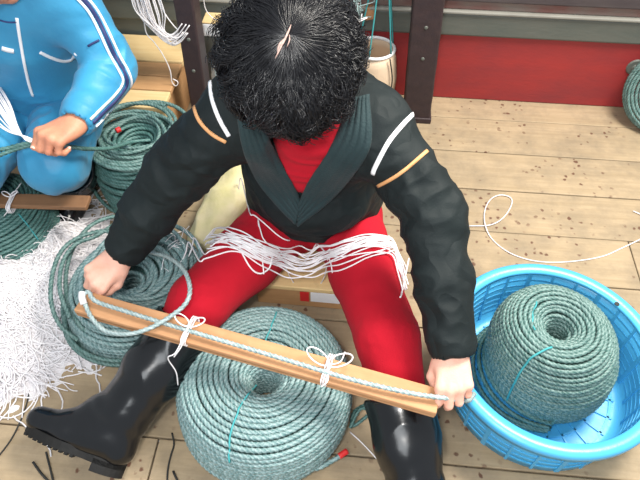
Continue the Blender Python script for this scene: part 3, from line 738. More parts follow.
for h_, k_, a_ in ((hipR, knR, anR), (hipL, knL, anL)):
    S.cone(h_, k_, .074, .050, .03); S.cone(k_, k_*.65+a_*.35, .050, .050, .02); S.cone(k_*.65+a_*.35, a_, .05, .034, .02)
ffR = nrm(A(-1, .34, .16)); shR = nrm(knR-anR); S.cone(anR, anR+ffR*.15-A(0, .79, .61)*.04, .03, .024, .02)
ffL = nrm(A(.45, -.85, .12)); S.cone(anL, anL+ffL*.15-A(0, .1, .9)*.03, .03, .024, .02)
head(S, hc, hf, hu)
fR = nrm(P(84, 292, .325)-wR); tipsR = hand(S, wR, fR+A(-.05, 0, .02), A(.8, -.5, -.25), [(38, 45, 30), (45, 50, 30), (50, 50, 30), (55, 50, 30)], sc=1.0,
    thumb=[(.030, .030, -.014), (.040, .058, -.026), (.034, .084, -.036), (.022, .104, -.040)])
fL = A(-.02, -.93, -.26); tipsL = hand(S, wL, fL, A(-1, 0, -.05), [(36, 52, 42), (40, 54, 42), (44, 56, 42), (50, 58, 42)], sc=.98, spread=.05,
    thumb=[(.032, .030, -.016), (.042, .055, -.034), (.034, .078, -.05), (.018, .090, -.058)])
v, f = S.mesh(); body = meshobj('body', v, f, M['skin'], woman)
dm = body.modifiers.new('light', 'DECIMATE'); dm.ratio = .45
nails(tipsR[:], body, M['nail']); nails(tipsL[:], body, M['nail'])
face_parts(woman, hc, hf, hu)

# red trousers
S = SDF((-.55, .55, .02), (.36, 1.42, .50), .0045)
S.cone(pel+A(-.07, .0, -.03), pel+A(.08, 0, -.03), .115, .115, .04); S.cone(pel+A(0, 0, .02), pel+A(0, -.02, .15), .125, .12, .04, flat=((0, 1, 0), .8))
btR = knR*.80+anR*.20; btL = knL*.60+anL*.40
for h_, k_, b_ in ((hipR, knR, btR), (hipL, knL, btL)):
    S.cone(h_, h_*.5+k_*.5, .102, .088, .03); S.cone(h_*.5+k_*.5, k_, .088, .072, .02); S.cone(k_, b_, .075, .062, .015)
def dR(v):
    d = .0015*vnoise(v*22)
    for h_, k_ in ((hipR, knR), (hipL, knL)):
        d = d+limb_folds(v, h_, k_, .0035, 13, .12)*.6
        r = np.exp(-((v-k_)**2).sum(1)/.004); d = d+r*.004*(1-2*np.abs(vnoise(v*np.array([40, 40, 60]))))
    return d
v, f = S.mesh(dR); trousers = meshobj('trousers', v, f, M['red_knit'], woman); bvt = bvh_of(trousers)
# red jumper showing in the jacket opening
S = SDF((-.2, .85, .30), (.2, 1.3, .84), .0045)
S.chain([A(-.018, 1.14, .36), A(-.012, 1.06, .56), A(-.012, 1.02, .66)], [.105, .10, .085], .04, flat=((0, 1, 0), .8))
S.cone(A(-.011, 1.03, .66), A(-.02, .985, .775), .066, .062, .02)
v, f = S.mesh(lambda v: .003*(1-2*np.abs(vnoise(v*np.array([8, 8, 45]))))); jumper = meshobj('jumper', v, f, M['red_knit'], woman)

# boots
def boot(kn, an, ff, par, name, heel_n=None):
    sh = nrm(kn-an); ff = nrm(ff); sn = -nrm(sh-ff*(sh@ff)); lat = np.cross(ff, sn)
    lo = np.minimum(np.minimum(kn, an), an+ff*.24)-.12; hi = np.maximum(np.maximum(kn, an), an+ff*.24)+.12
    S = SDF(lo, hi, .004); top = kn*.93+an*.07
    S.cone(an+sh*.04, an*.5+kn*.5, .060, .075, .02); S.cone(an*.5+kn*.5, top, .075, .078, .02); S.cone(an+sh*.09+ff*.01, an+ff*.10+sn*.035, .050, .036, .03)
    S.cone(an-ff*.006, an+sh*.07, .049, .058, .02)
    S.cone(an-ff*.025+sn*.045, an+ff*.05+sn*.035, .040, .042, .02, flat=(sn, .95))
    S.cone(an+ff*.02+sn*.02, an+ff*.105+sn*.040, .048, .040, .02); S.cone(an+ff*.105+sn*.042, an+ff*.182+sn*.048, .042, .034, .02, flat=(sn, .9))
    S.cone(an-ff*.01+sn*.02, an+ff*.06+sn*.04, .044, .04, .02)
    S.cone(top, top+sh*.05, .069, .073, .002, sub=True); S.slab(top, sh)
    S.slab(an+sn*.078, sn)
    def dd(v):
        t = (v-an)@sh; w_ = np.exp(-((t-.045)/.045)**2); d = w_*.0018*np.sin(t*70+vnoise(v*18)*2.2)+.0022*vnoise(v*14)
        u = np.exp(-((t-.2)/.09)**2); return d+u*.0035*(1-2*np.abs(vnoise(v*np.array([16, 16, 9]))))
    v, f = S.mesh(dd); o = meshobj(name, v, f, M['boot'], par)
    # sole with lugs
    n = 40; out = []
    for i in range(n):
        a = 2*math.pi*i/n; x = .075+.132*math.cos(a); yy = .044*math.sin(a)*(1.0+.08*math.cos(a)-.16*math.exp(-((x-.045)/.035)**2)); out.append((x, yy))
    V = []
    for z in (.062, .083):
        for x, yy in out: V.append(an+ff*x+lat*yy+sn*z)
    fc = [tuple(range(n))[::-1], tuple(range(n, 2*n))]+[(i, (i+1) % n, n+(i+1) % n, n+i) for i in range(n)]
    so = meshobj('sole', V, fc, M['sole'], o, False)
    Mx = np.stack([ff, lat, sn], 1); mb = MB()
    for x in np.arange(.065, .205, .0145):
        wd = .078*math.sqrt(max(.05, 1-((x-.075)/.137)**2)); mb.box(an+ff*x+sn*.085, (.0085, wd, .008), M=Mx)
    mb.build('lugs', M['sole'], o)
    V = []; fc = []; hx = [(x, y) for x, y in out if x < .022]; hx.sort(key=lambda q: math.atan2(q[1], q[0]-.03) % (2*math.pi)); m_ = len(hx)
    for z in (.072, .102):
        for x, yy in hx: V.append(an+ff*x+lat*yy*1.0+sn*z)
    fc = [tuple(range(m_))[::-1], tuple(range(m_, 2*m_))]+[(i, (i+1) % m_, m_+(i+1) % m_, m_+i) for i in range(m_)]
    meshobj('heel', V, fc, M['sole'], o, False)
    a = np.linspace(0, 2*math.pi, 40); n1 = nrm(np.cross(sh, [0, 0, 1.])); n2 = np.cross(sh, n1)
    p = np.array([top-sh*.004+(n1*math.cos(q)+n2*math.sin(q))*.0765 for q in a]); vv, ff_ = tube1(p, .0032, 6); meshobj('top_band', vv, ff_, M['boot'], o)
    return o
boot(knR*.9+anR*.1, anR, ffR, woman, 'boot'); boot(knL*.68+anL*.32, anL, ffL, woman, 'boot')

# jacket
cuR = wR+nrm(eR-wR)*.030; cuL = wL+nrm(eL-wL)*.014
S = SDF((-.66, .60, .12), (.42, 1.44, .90), .0048)
S.chain([A(-.015, 1.20, .31), A(-.015, 1.17, .42), A(-.01, 1.12, .60)], [.195, .175, .165], .05, flat=((0, 1, 0), .88)); S.ell(A(-.01, 1.045, .385), (.12, .065, .06), None, .05)
S.cone(sR+A(.03, .03, -.05), sL+A(-.03, .03, -.05), .100, .100, .05); S.cone(sR+A(.05, .03, .01), sL+A(-.05, .03, .01), .062, .062, .04)
S.cone(A(-.02, 1.09, .66), A(-.02, 1.06, .76), .10, .075, .03)
for s_, e_, c_ in ((sR, eR, cuR), (sL, eL, cuL)):
    m_ = e_*.5+c_*.5
    S.cone(s_, e_, .072, .066, .035); S.cone(e_, m_, .066, .061, .02); S.cone(m_, c_, .061, .052, .015)
    d_ = nrm(c_-m_); 
    S.cone(c_-d_*.035, c_+d_*.06, .040, .040, .004, sub=True)
# trim the lower hem and the V opening
Vt = A(-.022, 1.0, .335)
S.cone(A(-.012, .96, .74), A(-.02, .93, .47), .068, .008, .012, sub=True)
S.cone(A(-.012, 1.0, .84), A(-.015, .90, .66), .066, .062, .015, sub=True)
S.cone(P(280, 142, .65), P(293, 182, .575), .04, .015, .01, sub=True); S.ell(P(289, 168, .60), (.04, .045, .04), None, .01, sub=True); S.ell(P(286, 160, .63), (.05, .05, .05), None, .01, sub=True)
def dJ(v):
    d = .0035*vnoise(v*11)+.0018*(1-2*np.abs(vnoise(v*30)))
    for s_, e_, c_ in ((sR, eR, cuR), (sL, eL, cuL)):
        d = d+limb_folds(v, s_*.5+e_*.5, e_*.4+c_*.6, .0070, 21, .10)+limb_folds(v, e_*.5+c_*.5, c_, .0045, 27, .09)+limb_folds(v, s_, e_, .005, 14, .10)
    t = np.clip((.62-v[:, 2])/.2, 0, 1)*np.clip(1-np.abs(v[:, 0]+.01)/.22, 0, 1); d = d+t*.006*(1-2*np.abs(vnoise(np.stack([v[:, 0]*9+v[:, 2]*9, v[:, 1]*9, v[:, 2]*22-v[:, 0]*8], -1))))
    return d
S.slab(A(0, 1.0, .262), A(0, -.12, -1))
v, f = S.mesh(dJ); jacket = meshobj('jacket', v, f, M['navy'], woman); bvj = bvh_of(jacket)
# collar flaps with quilted ribs
bvjj = bvh_of(jacket, jumper)
def flap(name, inner, outer, m, ribs=5, lift=.010, amp=.003):
    k = 21; I = smoothpath(np.c_[np.array(inner, float), np.zeros(len(inner))], 3)[:, :2]; n = len(I); O = smoothpath(np.c_[np.array(outer, float), np.zeros(len(outer))], .5)[:, :2]
    O = O[np.linspace(0, len(O)-1, n).astype(int)]; G = np.zeros((n, k, 3)); dep = np.zeros((n, k))
    for i in range(n):
        for j in range(k):
            q = I[i]+(O[i]-I[i])*j/(k-1); p, nn = cast(bvjj, *q); dep[i, j] = np.linalg.norm(p-CO) if p is not None else np.nan; G[i, j] = nrm(ray(*q))
    dep = np.where(np.isnan(dep), np.nanmean(dep), dep); d2 = dep.copy()
    for _ in range(14):
        pd = np.pad(d2, 1, 'edge'); d2 = np.minimum(dep+.004, (pd[2:, 1:-1]+pd[:-2, 1:-1]+pd[1:-1, 2:]+pd[1:-1, :-2])/4)
    t = np.arange(k)/(k-1); prof = lift*np.sin(np.pi*np.clip(t*.8+.12, 0, 1))+amp*np.abs(np.sin(t*np.pi*ribs))
    V = CO+G*(d2-prof[None])[..., None]; V = V.reshape(-1, 3)
    f = [(i*k+j, (i+1)*k+j, (i+1)*k+j+1, i*k+j+1) for i in range(n-1) for j in range(k-1)]
    e = meshobj(name, V, f, m, woman); a_ = e.modifiers.new('thick', 'SOLIDIFY'); a_.thickness = .008; a_.offset = 0; return e
flap('collar', [(252, 100), (268, 138), (280, 162), (294, 186), (301, 206)], [(236, 98), (243, 146), (256, 178), (278, 206), (296, 224)], M['quilt'])
flap('collar', [(352, 98), (336, 138), (322, 162), (308, 184), (300, 204)], [(368, 94), (370, 144), (352, 176), (326, 204), (297, 226)], M['quilt'])
# shoulder tapes
def tape(name, poly, wd, m): px_strip(name, bvj, poly, wd, m, woman, lift=.001)
tape('white_stripe', [(414, 113), (403, 124), (388, 143), (375, 168), (373, 174)], .0095, M['white'])
tape('white_stripe', [(210, 80), (212, 98), (219, 118), (229, 136)], .0085, M['white'])
tape('orange_stripe', [(427, 151), (414, 162), (398, 175), (378, 186)], .0075, M['orange_tape'])
tape('orange_stripe', [(193, 103), (199, 120), (212, 134), (226, 142)], .0075, M['orange_tape'])
for c_, n_, k_ in ((cuR, nrm(eR-cuR), .012), (cuL, nrm(eL-cuL), .012)):
    for s_ in (.014, .03):
        ring_strip('cuff_seam', bvj, c_+n_*(.035+s_), n_, .003, M['black_panel'], woman, k=50)
    p_ = []
# hair: cap plus curly strands
cs, cf, cu = basis(hf, hu)
S = SDF(hc-.17, hc+.17, .004); Mx = np.stack([cs, cf, cu])
S.ell(hc+cu*.004-cf*.01, (.092, .105, .092), Mx, .01); S.ell(hc-cf*.045-cu*.02, (.094, .07, .08), Mx, .03)
S.ell(hc+cf*.155-cu*.075, (.062, .085, .10), Mx, .02, sub=True)
v, f = S.mesh(lambda v: .004*vnoise(v*45)); hair = meshobj('hair', v, f, M['hair'], woman)
g = np.random.default_rng(12); NC = 560; K = 18
crown = nrm(cu*.97-cf*.22+cs*-.04)
ex = nrm(np.cross(crown, cf)); ey = np.cross(crown, ex)
cpol = np.r_[g.uniform(.0, .12, 60), .1+1.75*g.random(NC-60)**.8]; caz = np.r_[np.linspace(0, 2*math.pi, 60, endpoint=False), g.uniform(0, 2*math.pi, NC-60)]
clen = np.where(cpol < .15, g.uniform(.9, 1.3, NC), g.uniform(.5, .95, NC)); cph = g.uniform(0, 6.28, NC); cfr = g.uniform(6, 11, NC)*g.choice([-1, 1], NC); cam_ = g.uniform(.003, .011, NC); clift = g.uniform(.0, .030, NC)*np.clip((cpol+.4), 0, 1); caz_d = g.normal(0, .25, NC)
NS = 8600; ci = g.integers(0, NC, NS); tt = np.linspace(0, 1, K)
opol = g.normal(0, .075, NS); oaz = g.normal(0, .085, NS)/np.clip(np.sin(cpol[ci]+.35), .3, 1); ol = g.uniform(.8, 1.12, NS)*clen[ci]; ooff = g.normal(0, .0035, (NS, 3)); ofr = 1+g.normal(0, .05, NS); olf = g.uniform(0, .006, NS)
paths = np.zeros((NS, K, 3))
for j, t in enumerate(tt):
    th = np.abs(cpol[ci]+opol*(1-.5*t))+ol*t; a = caz[ci]+oaz*(1-.6*t)+caz_d[ci]*t
    d = crown[None]*np.cos(th)[:, None]+(ex[None]*np.cos(a)[:, None]+ey[None]*np.sin(a)[:, None])*np.sin(th)[:, None]
    loc = np.stack([d@cs, d@cf, d@cu], -1); er = 1/np.sqrt(((loc/np.array([.091, .106, .091]))**2).sum(-1))
    away = np.clip((th-.7)/.8, 0, 1)
    rr = er+.003+olf+clift[ci]*away+(.004+.010*away)*t; cur = cam_[ci]*away*min(1, t*1.8); ph = cfr[ci]*ofr*t*1.6+cph[ci]
    tv = nrm(np.cross(d, crown))
    paths[:, j] = hc-cf*.004+d*(rr+cur*np.sin(ph))[:, None]+tv*(cur*np.cos(ph)*1.4)[:, None]+ooff*t
keep = ~(((paths-hc)@cf > .125).any(1) & ((paths-hc)@cu < -.12).any(1))
paths = paths[keep]
v, f = tubes(paths, .0010*np.linspace(1, .55, K)+.0002, 3); meshobj('curls', v, f, M['hair'], hair)
# scalp showing at the parting
bvh_h = bvh_of(hair)
scal = None
for pl_, w_p in (([(290, 26), (286, 36), (283, 46)], .0032), ([(286, 34), (283, 44), (277, 58)], .0028), ([(284, 40), (280, 46), (279, 52)], .004), ([(288, 36), (289, 42), (287, 48)], .002)):
    q_ = px_strip('scalp_streak', bvh_h, pl_, w_p, M['scalp'], hair, taper=True, lift=.0068)

# ---------------------------------------------------------------- person in blue tracksuit
mpel = A(-.86, 1.60, .33); mch = A(-.80, 1.47, .66); mc = A(-.83, 1.53, .50)
msL, msR = A(-.635, 1.40, .80), A(-.975, 1.44, .80)
meL, mwL = A(-.55, 1.375, .575), P(77, 121, .56)
meR, mwR = A(-1.08, 1.32, .56), A(-1.0, 1.14, .50)
mhL, mhR = A(-.78, 1.56, .33), A(-.95, 1.56, .33); mkL, mkR = P(54, 163, .375), A(-.95, 1.18, .38); maL, maR = A(-.81, 1.46, .10), A(-1.22, 1.40, .10)
mh = A(-.725, 1.30, .925); mf, mu = nrm(A(.0, -.75, -.66)), nrm(A(0, -.66, .75))
man = thing('person', (-.86, 1.58, 0), 'person in blue tracksuit with white striped sleeve, cropped by the left edge', 'person')
S = SDF((-1.36, .95, 0), (-.42, 1.78, 1.14), .0042)
S.chain([mpel, mc, mch], [.11, .10, .115], .04, flat=((0, 1, 0), .8)); S.cone(msL+A(-.04, 0, -.02), msR+A(.04, 0, -.02), .055, .055, .04); S.cone(A(-.78, 1.42, .80), mh-mu*.07-mf*.01, .052, .05, .03)
for s_, e_, w__ in ((msL, meL, mwL), (msR, meR, mwR)): S.cone(s_, e_, .048, .038, .02); S.cone(e_, e_*.6+w__*.4, .040, .038, .015); S.cone(e_*.6+w__*.4, w__, .038, .026, .015)
for h_, k_, a_ in ((mhL, mkL, maL), (mhR, mkR, maR)): S.cone(h_, k_, .08, .052, .03); S.cone(k_, k_*.65+a_*.35, .052, .052, .02); S.cone(k_*.65+a_*.35, a_, .05, .035, .02); S.cone(a_, a_+A(0, -.07, -.045), .03, .022, .02)
head(S, mh, mf, mu)
fm = nrm(A(-.05, -.075, .012)); tm = hand(S, mwL, fm, A(-1, .25, .1), [(62, 70, 50), (66, 72, 50), (68, 74, 50), (70, 74, 50)], sc=1.0,
   thumb=[(.030, .030, -.012), (.040, .060, -.020), (.036, .088, -.026), (.024, .112, -.030)])
tm2 = hand(S, mwR, A(.3, -.9, -.2), A(.9, .3, 0), [(50, 60, 40), (55, 65, 40), (60, 65, 40), (62, 65, 40)], sc=1.05)
v, f = S.mesh(); mb_ = meshobj('body', v, f, M['skin2'], man); dm = mb_.modifiers.new('light', 'DECIMATE'); dm.ratio = .4
nails(tm, mb_, M['nail']); face_parts(man, mh, mf, mu)
S = SDF((-1.40, .98, .06), (-.42, 1.80, .70), .005)
S.cone(mpel+A(-.05, 0, -.02), mpel+A(.05, 0, -.02), .125, .125, .04)
for h_, k_, a_ in ((mhL, mkL, maL), (mhR, mkR, maR)): S.cone(h_, k_, .104, .080, .03); S.cone(k_, k_*.42+a_*.58, .080, .062, .02)
def dM(v): return .004*vnoise(v*12)+.009*np.exp(-((v-mkL)**2).sum(1)/.012)*(1-2*np.abs(vnoise(np.stack([v[:, 0]*26+v[:, 1]*8, v[:, 1]*6, v[:, 2]*14], -1))))+limb_folds(v, mhL, mkL, .006, 22, .12)+limb_folds(v, mhR, mkR, .006, 22, .12)
v, f = S.mesh(dM); mtr = meshobj('trousers', v, f, M['blue'], man)
S = SDF((-1.28, 1.00, .22), (-.40, 1.80, .98), .005); mcL = mwL+nrm(meL-mwL)*.018; mcR = mwR+nrm(meR-mwR)*.02
S.chain([A(-.855, 1.56, .38), mc, mch], [.165, .162, .165], .05, flat=((0, 1, 0), .85)); S.cone(msL+A(-.03, .02, -.05), msR+A(.03, .02, -.05), .10, .10, .05)
S.cone(A(-.80, 1.44, .80), A(-.80, 1.40, .865), .075, .062, .03); S.cone(A(-.80, 1.41, .85), A(-.80, 1.37, .93), .05, .055, .01, sub=True)
for s_, e_, c_ in ((msL, meL, mcL), (msR, meR, mcR)):
    S.cone(s_, e_, .073, .060, .03); S.cone(e_, c_, .060, .046, .02); d_ = nrm(c_-e_); S.cone(c_-d_*.03, c_+d_*.05, .033, .033, .003, sub=True)
def dMj(v): return .004*vnoise(v*10)+limb_folds(v, msL*.5+meL*.5, meL*.5+mcL*.5, .008, 26, .10)+limb_folds(v, meL, mcL, .005, 30, .09)+limb_folds(v, A(-.84, 1.52, .34), A(-.82, 1.5, .5), .006, 20, .2)
v, f = S.mesh(dMj); mj = meshobj('tracksuit_top', v, f, M['blue'], man); bvm = bvh_of(mj, mtr)
def mt(name, poly, wd, m, **k): px_strip(name, bvm, poly, wd, m, man, **k)
mt('zip', [(17, 18), (20, 38), (24, 62), (29, 84), (33, 96)], .007, M['white'])
mt('pocket_piping', [(40, 52), (50, 57), (62, 61), (71, 60), (76, 54)], .0085, M['white'])
for dx_, wd, m_, nm_ in ((-4.5, .006, 'white', 'white_stripe'), (0, .009, 'stripe_navy', 'navy_stripe'), (4.5, .006, 'white', 'white_stripe')):
    s_ = dx_
    mt(nm_, [(78+s_*.8, -6-s_*.4), (92+s_*.8, 10-s_*.4), (103+s_*.9, 30-s_*.3), (114+s_, 54-s_*.1), (124+s_, 72), (127+s_*.9, 84+s_*.4), (118+s_*.7, 98+s_*.7), (105+s_*.7, 111+s_*.7), (93+s_*.6, 123+s_*.8)], wd, M[m_])
mt('small_logo_patch', [(2, 48), (8, 50), (14, 51)], .012, M['white'])
mt('armpit_seam', [(88, 46), (93, 43), (99, 40)], .005, M['stripe_navy'])
mt('chest_seam', [(0, 20), (8, 22), (17, 22)], .003, M['stripe_navy'])
# his hair, mostly above the frame
S = SDF(mh-.15, mh+.15, .004); s3 = basis(mf, mu); Mx = np.stack(s3)
S.ell(mh+s3[2]*.012-s3[1]*.012, (.083, .098, .09), Mx, .01); S.ell(mh+s3[1]*.13-s3[2]*.055, (.09, .085, .09), Mx, .01, sub=True)
v, f = S.mesh(lambda v: .004*vnoise(v*40)); meshobj('hair', v, f, M['hair'], man)
for a_ in (maL, maR): 
    kk = mkL if a_ is maL else mkR
    boot(kk*.55+a_*.45, a_, A(-.05, -1, -.12) if a_ is maL else A(-.2, -1, -.1), man, 'boot')
# ================================================================ TWINE, CORDS, SMALL THINGS
def drape(xy, bv, base, lift=.004, sag=.0):
    out = []
    for x, y in xy:
        h = bv.ray_cast(Vector((x, y, 1.0)), Vector((0, 0, -1))); out.append((h[0].z if h[0] is not None and h[0].z > base else base))
    z = np.array(out); 
    for _ in range(3): z2 = z.copy(); z2[1:-1] = np.maximum(z[1:-1], (z[:-2]+z[2:])/2); z = z2
    ker = np.hanning(9); ker /= ker.sum(); zs = np.convolve(np.pad(z, 4, 'edge'), ker, 'valid'); return np.c_[xy, np.maximum(z, zs)+lift]
g = np.random.default_rng(21)
tw = thing('twine_hank', P(300, 270, .2), 'loose hank of white twine draped across both red trouser thighs', 'twine')
def zguess(px, py):
    p, n = cast(bvt, px, py); return P(px, py, .22) if p is None else p
mid = np.array([(206, 244), (225, 238), (245, 244), (268, 256), (292, 263), (318, 262), (345, 252), (370, 244), (390, 246), (400, 262), (406, 285)], float)
for k in range(20):
    a = g.normal(0, 1, 3); off = np.array([a[0]*5*(1-.3*math.exp(-((x-300)/30)**2))+a[1]*6*math.sin(x*.03+a[2]*2) for x, _ in mid])
    st = g.integers(0, 3) if k > 6 else 0; en = len(mid)-(g.integers(0, 3) if k > 4 else 0)
    pl_ = mid.copy(); pl_[:, 1] += off; pl_[:, 0] += g.normal(0, 2, len(mid)); pl_ = pl_[st:en]
    sp = smoothpath(np.c_[pl_, np.zeros(len(pl_))], 4)[:, :2]; q = np.array([zguess(*s) for s in sp])[:, :2]; kk = np.hanning(7); kk /= kk.sum()
    q = np.stack([np.convolve(np.pad(q[:, c], 3, 'edge'), kk, 'valid') for c in (0, 1)], -1)
    pts = drape(q, bvt, .205+.012*g.random(), .003+.007*g.random()); v, f = tube1(smoothpath(pts, .008), .0019, 6)
    meshobj('strand', v, f, M['twine'], tw)
def drcord(name, poly, par, r=.002, base=.02, lift=.003):
    sp = smoothpath(np.c_[np.array(poly, float), np.zeros(len(poly))], 5)[:, :2]; q = np.array([(lambda c: c[0] if c[0] is not None else P(a, b, base))(cast(bvt, a, b)) for a, b in sp])[:, :2]
    pts = drape(q, bvt, base, lift); v, f = tube1(smoothpath(pts, .008), r, 6); return meshobj(name, v, f, M['twine'], par)
drcord('strand', [(241, 207), (249, 212), (262, 222), (278, 236), (290, 243)], tw, .0018)
drcord('strand', [(379, 213), (365, 214), (345, 219), (325, 227), (308, 238)], tw, .0018)
drcord('strand', [(160, 272), (185, 266), (210, 258), (235, 252), (262, 262)], tw, .002, .17)
drcord('strand', [(190, 262), (215, 250), (240, 248), (270, 258)], tw, .002, .17)
drcord('strand', [(240, 250), (252, 270), (268, 280), (290, 277), (310, 262), (330, 250)], tw, .0022, .15)
drcord('strand', [(398, 252), (405, 268), (404, 285), (400, 298)], tw, .0022, .1)
drcord('strand', [(264, 278), (268, 296), (273, 306), (288, 304), (305, 301), (320, 303), (328, 312), (331, 326)], tw, .0017, .012)

# white twine heap
hcx, hcy = -.985, 1.05
def hz(x, y):
    dx, dy = (x-hcx)/.275, (y-hcy)/.26; r2 = dx*dx+dy*dy
    return .125*np.exp(-r2**1.6*.9)*(1+.18*np.sin(x*23+y*11)+.12*np.sin(y*31-x*9))
heap = thing('twine_heap', (hcx, hcy, 0), 'fluffy heap of loose white twine on floor at left edge', 'twine')
n = 70; xs = np.linspace(-.42, .36, n); ys = np.linspace(-.42, .42, n); V = []; 
for i in range(n):
    for j in range(n):
        x, y = hcx+xs[i], hcy+ys[j]; V.append((x, y, hz(x, y)-.004))
V = np.array(V); V[:, 2] += .006*vnoise(V*60); F_ = np.array([(i*n+j, (i+1)*n+j, (i+1)*n+j+1, i*n+j+1) for i in range(n-1) for j in range(n-1)])
keep = (V[F_, 2].max(1) > .002); F_ = F_[keep]
o = meshobj('packed_core', V, F_, M['twine'], heap); o['kind'] = 'stuff'
def heap_strands(N, K, seed, cx, cy, sx, sy, ln, zr_, r, curl, dirx=None):
    g = np.random.default_rng(seed); p = np.stack([cx+g.normal(0, sx, N), cy+g.normal(0, sy, N)], -1)
    a = g.uniform(0, 2*math.pi, N) if dirx is None else g.normal(dirx, .55, N); da = g.normal(0, curl, N); L = g.uniform(*ln, N)/K; zo = g.uniform(*zr_, N); out = np.zeros((N, K, 3)); ph = g.uniform(0, 6.28, N)
    for k in range(K):
        out[:, k, 0] = p[:, 0]; out[:, k, 1] = p[:, 1]; out[:, k, 2] = np.maximum(hz(p[:, 0], p[:, 1]), 0)+.003+zo*(.5+.5*np.sin(ph+k*.7))
        a = a+da*.3+g.normal(0, .22, N); p = p+np.stack([np.cos(a), np.sin(a)], -1)*L[:, None]
    return tubes(out, r, 4)
v, f = heap_strands(3200, 16, 31, hcx, hcy, .13, .13, (.12, .32), (0, .018), .0022, 1.0); o = meshobj('loose_strands', v, f, M['twine'], heap); o['kind'] = 'stuff'
v, f = heap_strands(120, 14, 32, -.83, .86, .045, .05, (.08, .17), (0, .012), .0015, .35, R(-50)); o = meshobj('fringe', v, f, M['twine'], heap); o['kind'] = 'stuff'
v, f = heap_strands(110, 14, 33, -.93, 1.12, .10, .03, (.08, .2), (.01, .05), .0015, .9, R(60)); o = meshobj('fringe', v, f, M['twine'], heap); o['kind'] = 'stuff'
v, f = heap_strands(200, 14, 34, -.76, 1.14, .05, .06, (.08, .2), (.0, .02), .0015, .9, R(60)); o = meshobj('fringe', v, f, M['twine'], heap); o['kind'] = 'stuff'
g = np.random.default_rng(77); ends = [(8, 420, 15, 345), (22, 418, 10, 350), (45, 398, 10, 358), (60, 393, 20, 362), (74, 385, 25, 372), (52, 380, 18, 355), (35, 402, 14, 365), (55, 365, 22, 340), (46, 354, 28, 335), (64, 378, 30, 364), (4, 395, 0, 350), (30, 388, 12, 340), (68, 391, 34, 380)]
for x1, y1, x0, y0 in ends:
    p = np.vstack([P(x0, y0, .03), P(x0*.5+x1*.5+g.normal(0, 3), y0*.5+y1*.5+g.normal(0, 2), .022), P(x1, y1, .004)]); v, f = tube1(smoothpath(p, .006), .0015, 6); meshobj('stray_strand', v, f, M['twine'], heap)

def cordthing(name, label, cat, poly, r, m, closed=False, group=None, part=None):
    p = smoothpath(PP(poly), .008); v, f = tube1(p, r, 8); o = meshobj(name, v, f, m); return tag(o, label, cat, group)
cordthing('twine', 'thin white twine curling in a loop on bare planks above the tub', 'twine', [(469, 226, .003), (490, 225, .003), (503, 218, .006), (511, 206, .003), (511, 198, .003), (501, 195, .003), (491, 199, .003), (485, 210, .003), (485, 224, .0065), (492, 239, .003), (510, 253, .003), (535, 261, .003), (565, 262, .003), (600, 257, .003), (622, 248, .003), (645, 237, .003), (670, 225, .003)], .0019, M['twine'])
cordthing('twine', 'short end of white twine entering at right edge above the loop', 'twine', [(633, 211, .003), (640, 214, .003), (655, 221, .003)], .0019, M['twine'])
cordthing('twine', 'thin white twine lying on planks between centre coil and right boot', 'twine', [(350, 432, .003), (362, 443, .003), (376, 458, .003), (386, 470, .003)], .0017, M['twine'])
cordthing('cord', 'long thin black cord bending across floor left of the boot', 'cord', [(28, 345, .003), (31, 362, .003), (30, 388, .003), (24, 412, .003), (12, 438, .003), (-6, 462, .003)], .0022, M['cord'])
cordthing('cord', 'short black cord below the toe of the boot at left', 'cord', [(46, 452, .003), (50, 468, .003), (54, 484, .003)], .0025, M['cord'])
cordthing('cord', 'frayed dark cord end at bottom left corner', 'cord', [(33, 462, .003), (40, 472, .003), (50, 483, .003)], .003, M['cord'])
cordthing('cord', 'thin black cord between boot heel and centre coil', 'cord', [(172, 433, .003), (174, 444, .003), (171, 455, .003), (168, 468, .003), (167, 484, .003)], .0022, M['cord'])
cordthing('cord', 'tiny dark cord end right of boot heel at bottom', 'cord', [(173, 471, .003), (178, 482, .003)], .0028, M['cord'])
p = smoothpath(PP([(350, 428, .035), (356, 415, .05), (362, 408, .055), (370, 412, .045), (362, 420, .03), (352, 426, .02), (354, 412, .03), (366, 404, .06)]), .006)
o = rope_mesh('rope_loop', p, .005, M['rope_dark'], flat=False); tag(o, 'small dark rope loop between the centre coil and the right boot', 'rope')

# hanging white twine bundle beside left post (tied to the post out of frame)
g = np.random.default_rng(8); hb = thing('hanging_twine', P(150, 10, .55), 'bunch of white twine hanging beside the left dark post', 'twine')
def Q(px, py, y):                # a survey point on the vertical plane y = const
    d = ray(px, py); return CO+d*(y/d[1])
base = [(136, -30), (142, -5), (148, 14), (158, 30), (170, 40), (178, 38), (186, 28)]
for k in range(26):
    o1, o2 = g.normal(0, 3.2), g.normal(0, 2.5); yy = 1.80+g.normal(0, .012)
    pts = [Q(x+o1*(1-.3*i/6)+(o1*1.2 if i < 3 else 0), y+o2*(.3+i/6), yy) for i, (x, y) in enumerate(base)]; v, f = tube1(smoothpath(np.array(pts), .01), .0019, 5); meshobj('strand', v, f, M['twine'], hb)
v, f = tube1(smoothpath(np.array([Q(x, y, 1.79) for x, y in [(143, 8), (146, 32), (154, 42), (163, 55), (170, 70), (172, 82), (176, 86), (178, 82), (173, 79)]]), .008), .0019, 6); meshobj('strand', v, f, M['twine'], hb)
v, f = tube1(smoothpath(np.array([Q(x, y, 1.8) for x, y in [(152, -30), (158, -5), (164, 12), (176, 28), (186, 34)]]), .01), .0019, 6); meshobj('strand', v, f, M['twine'], hb)

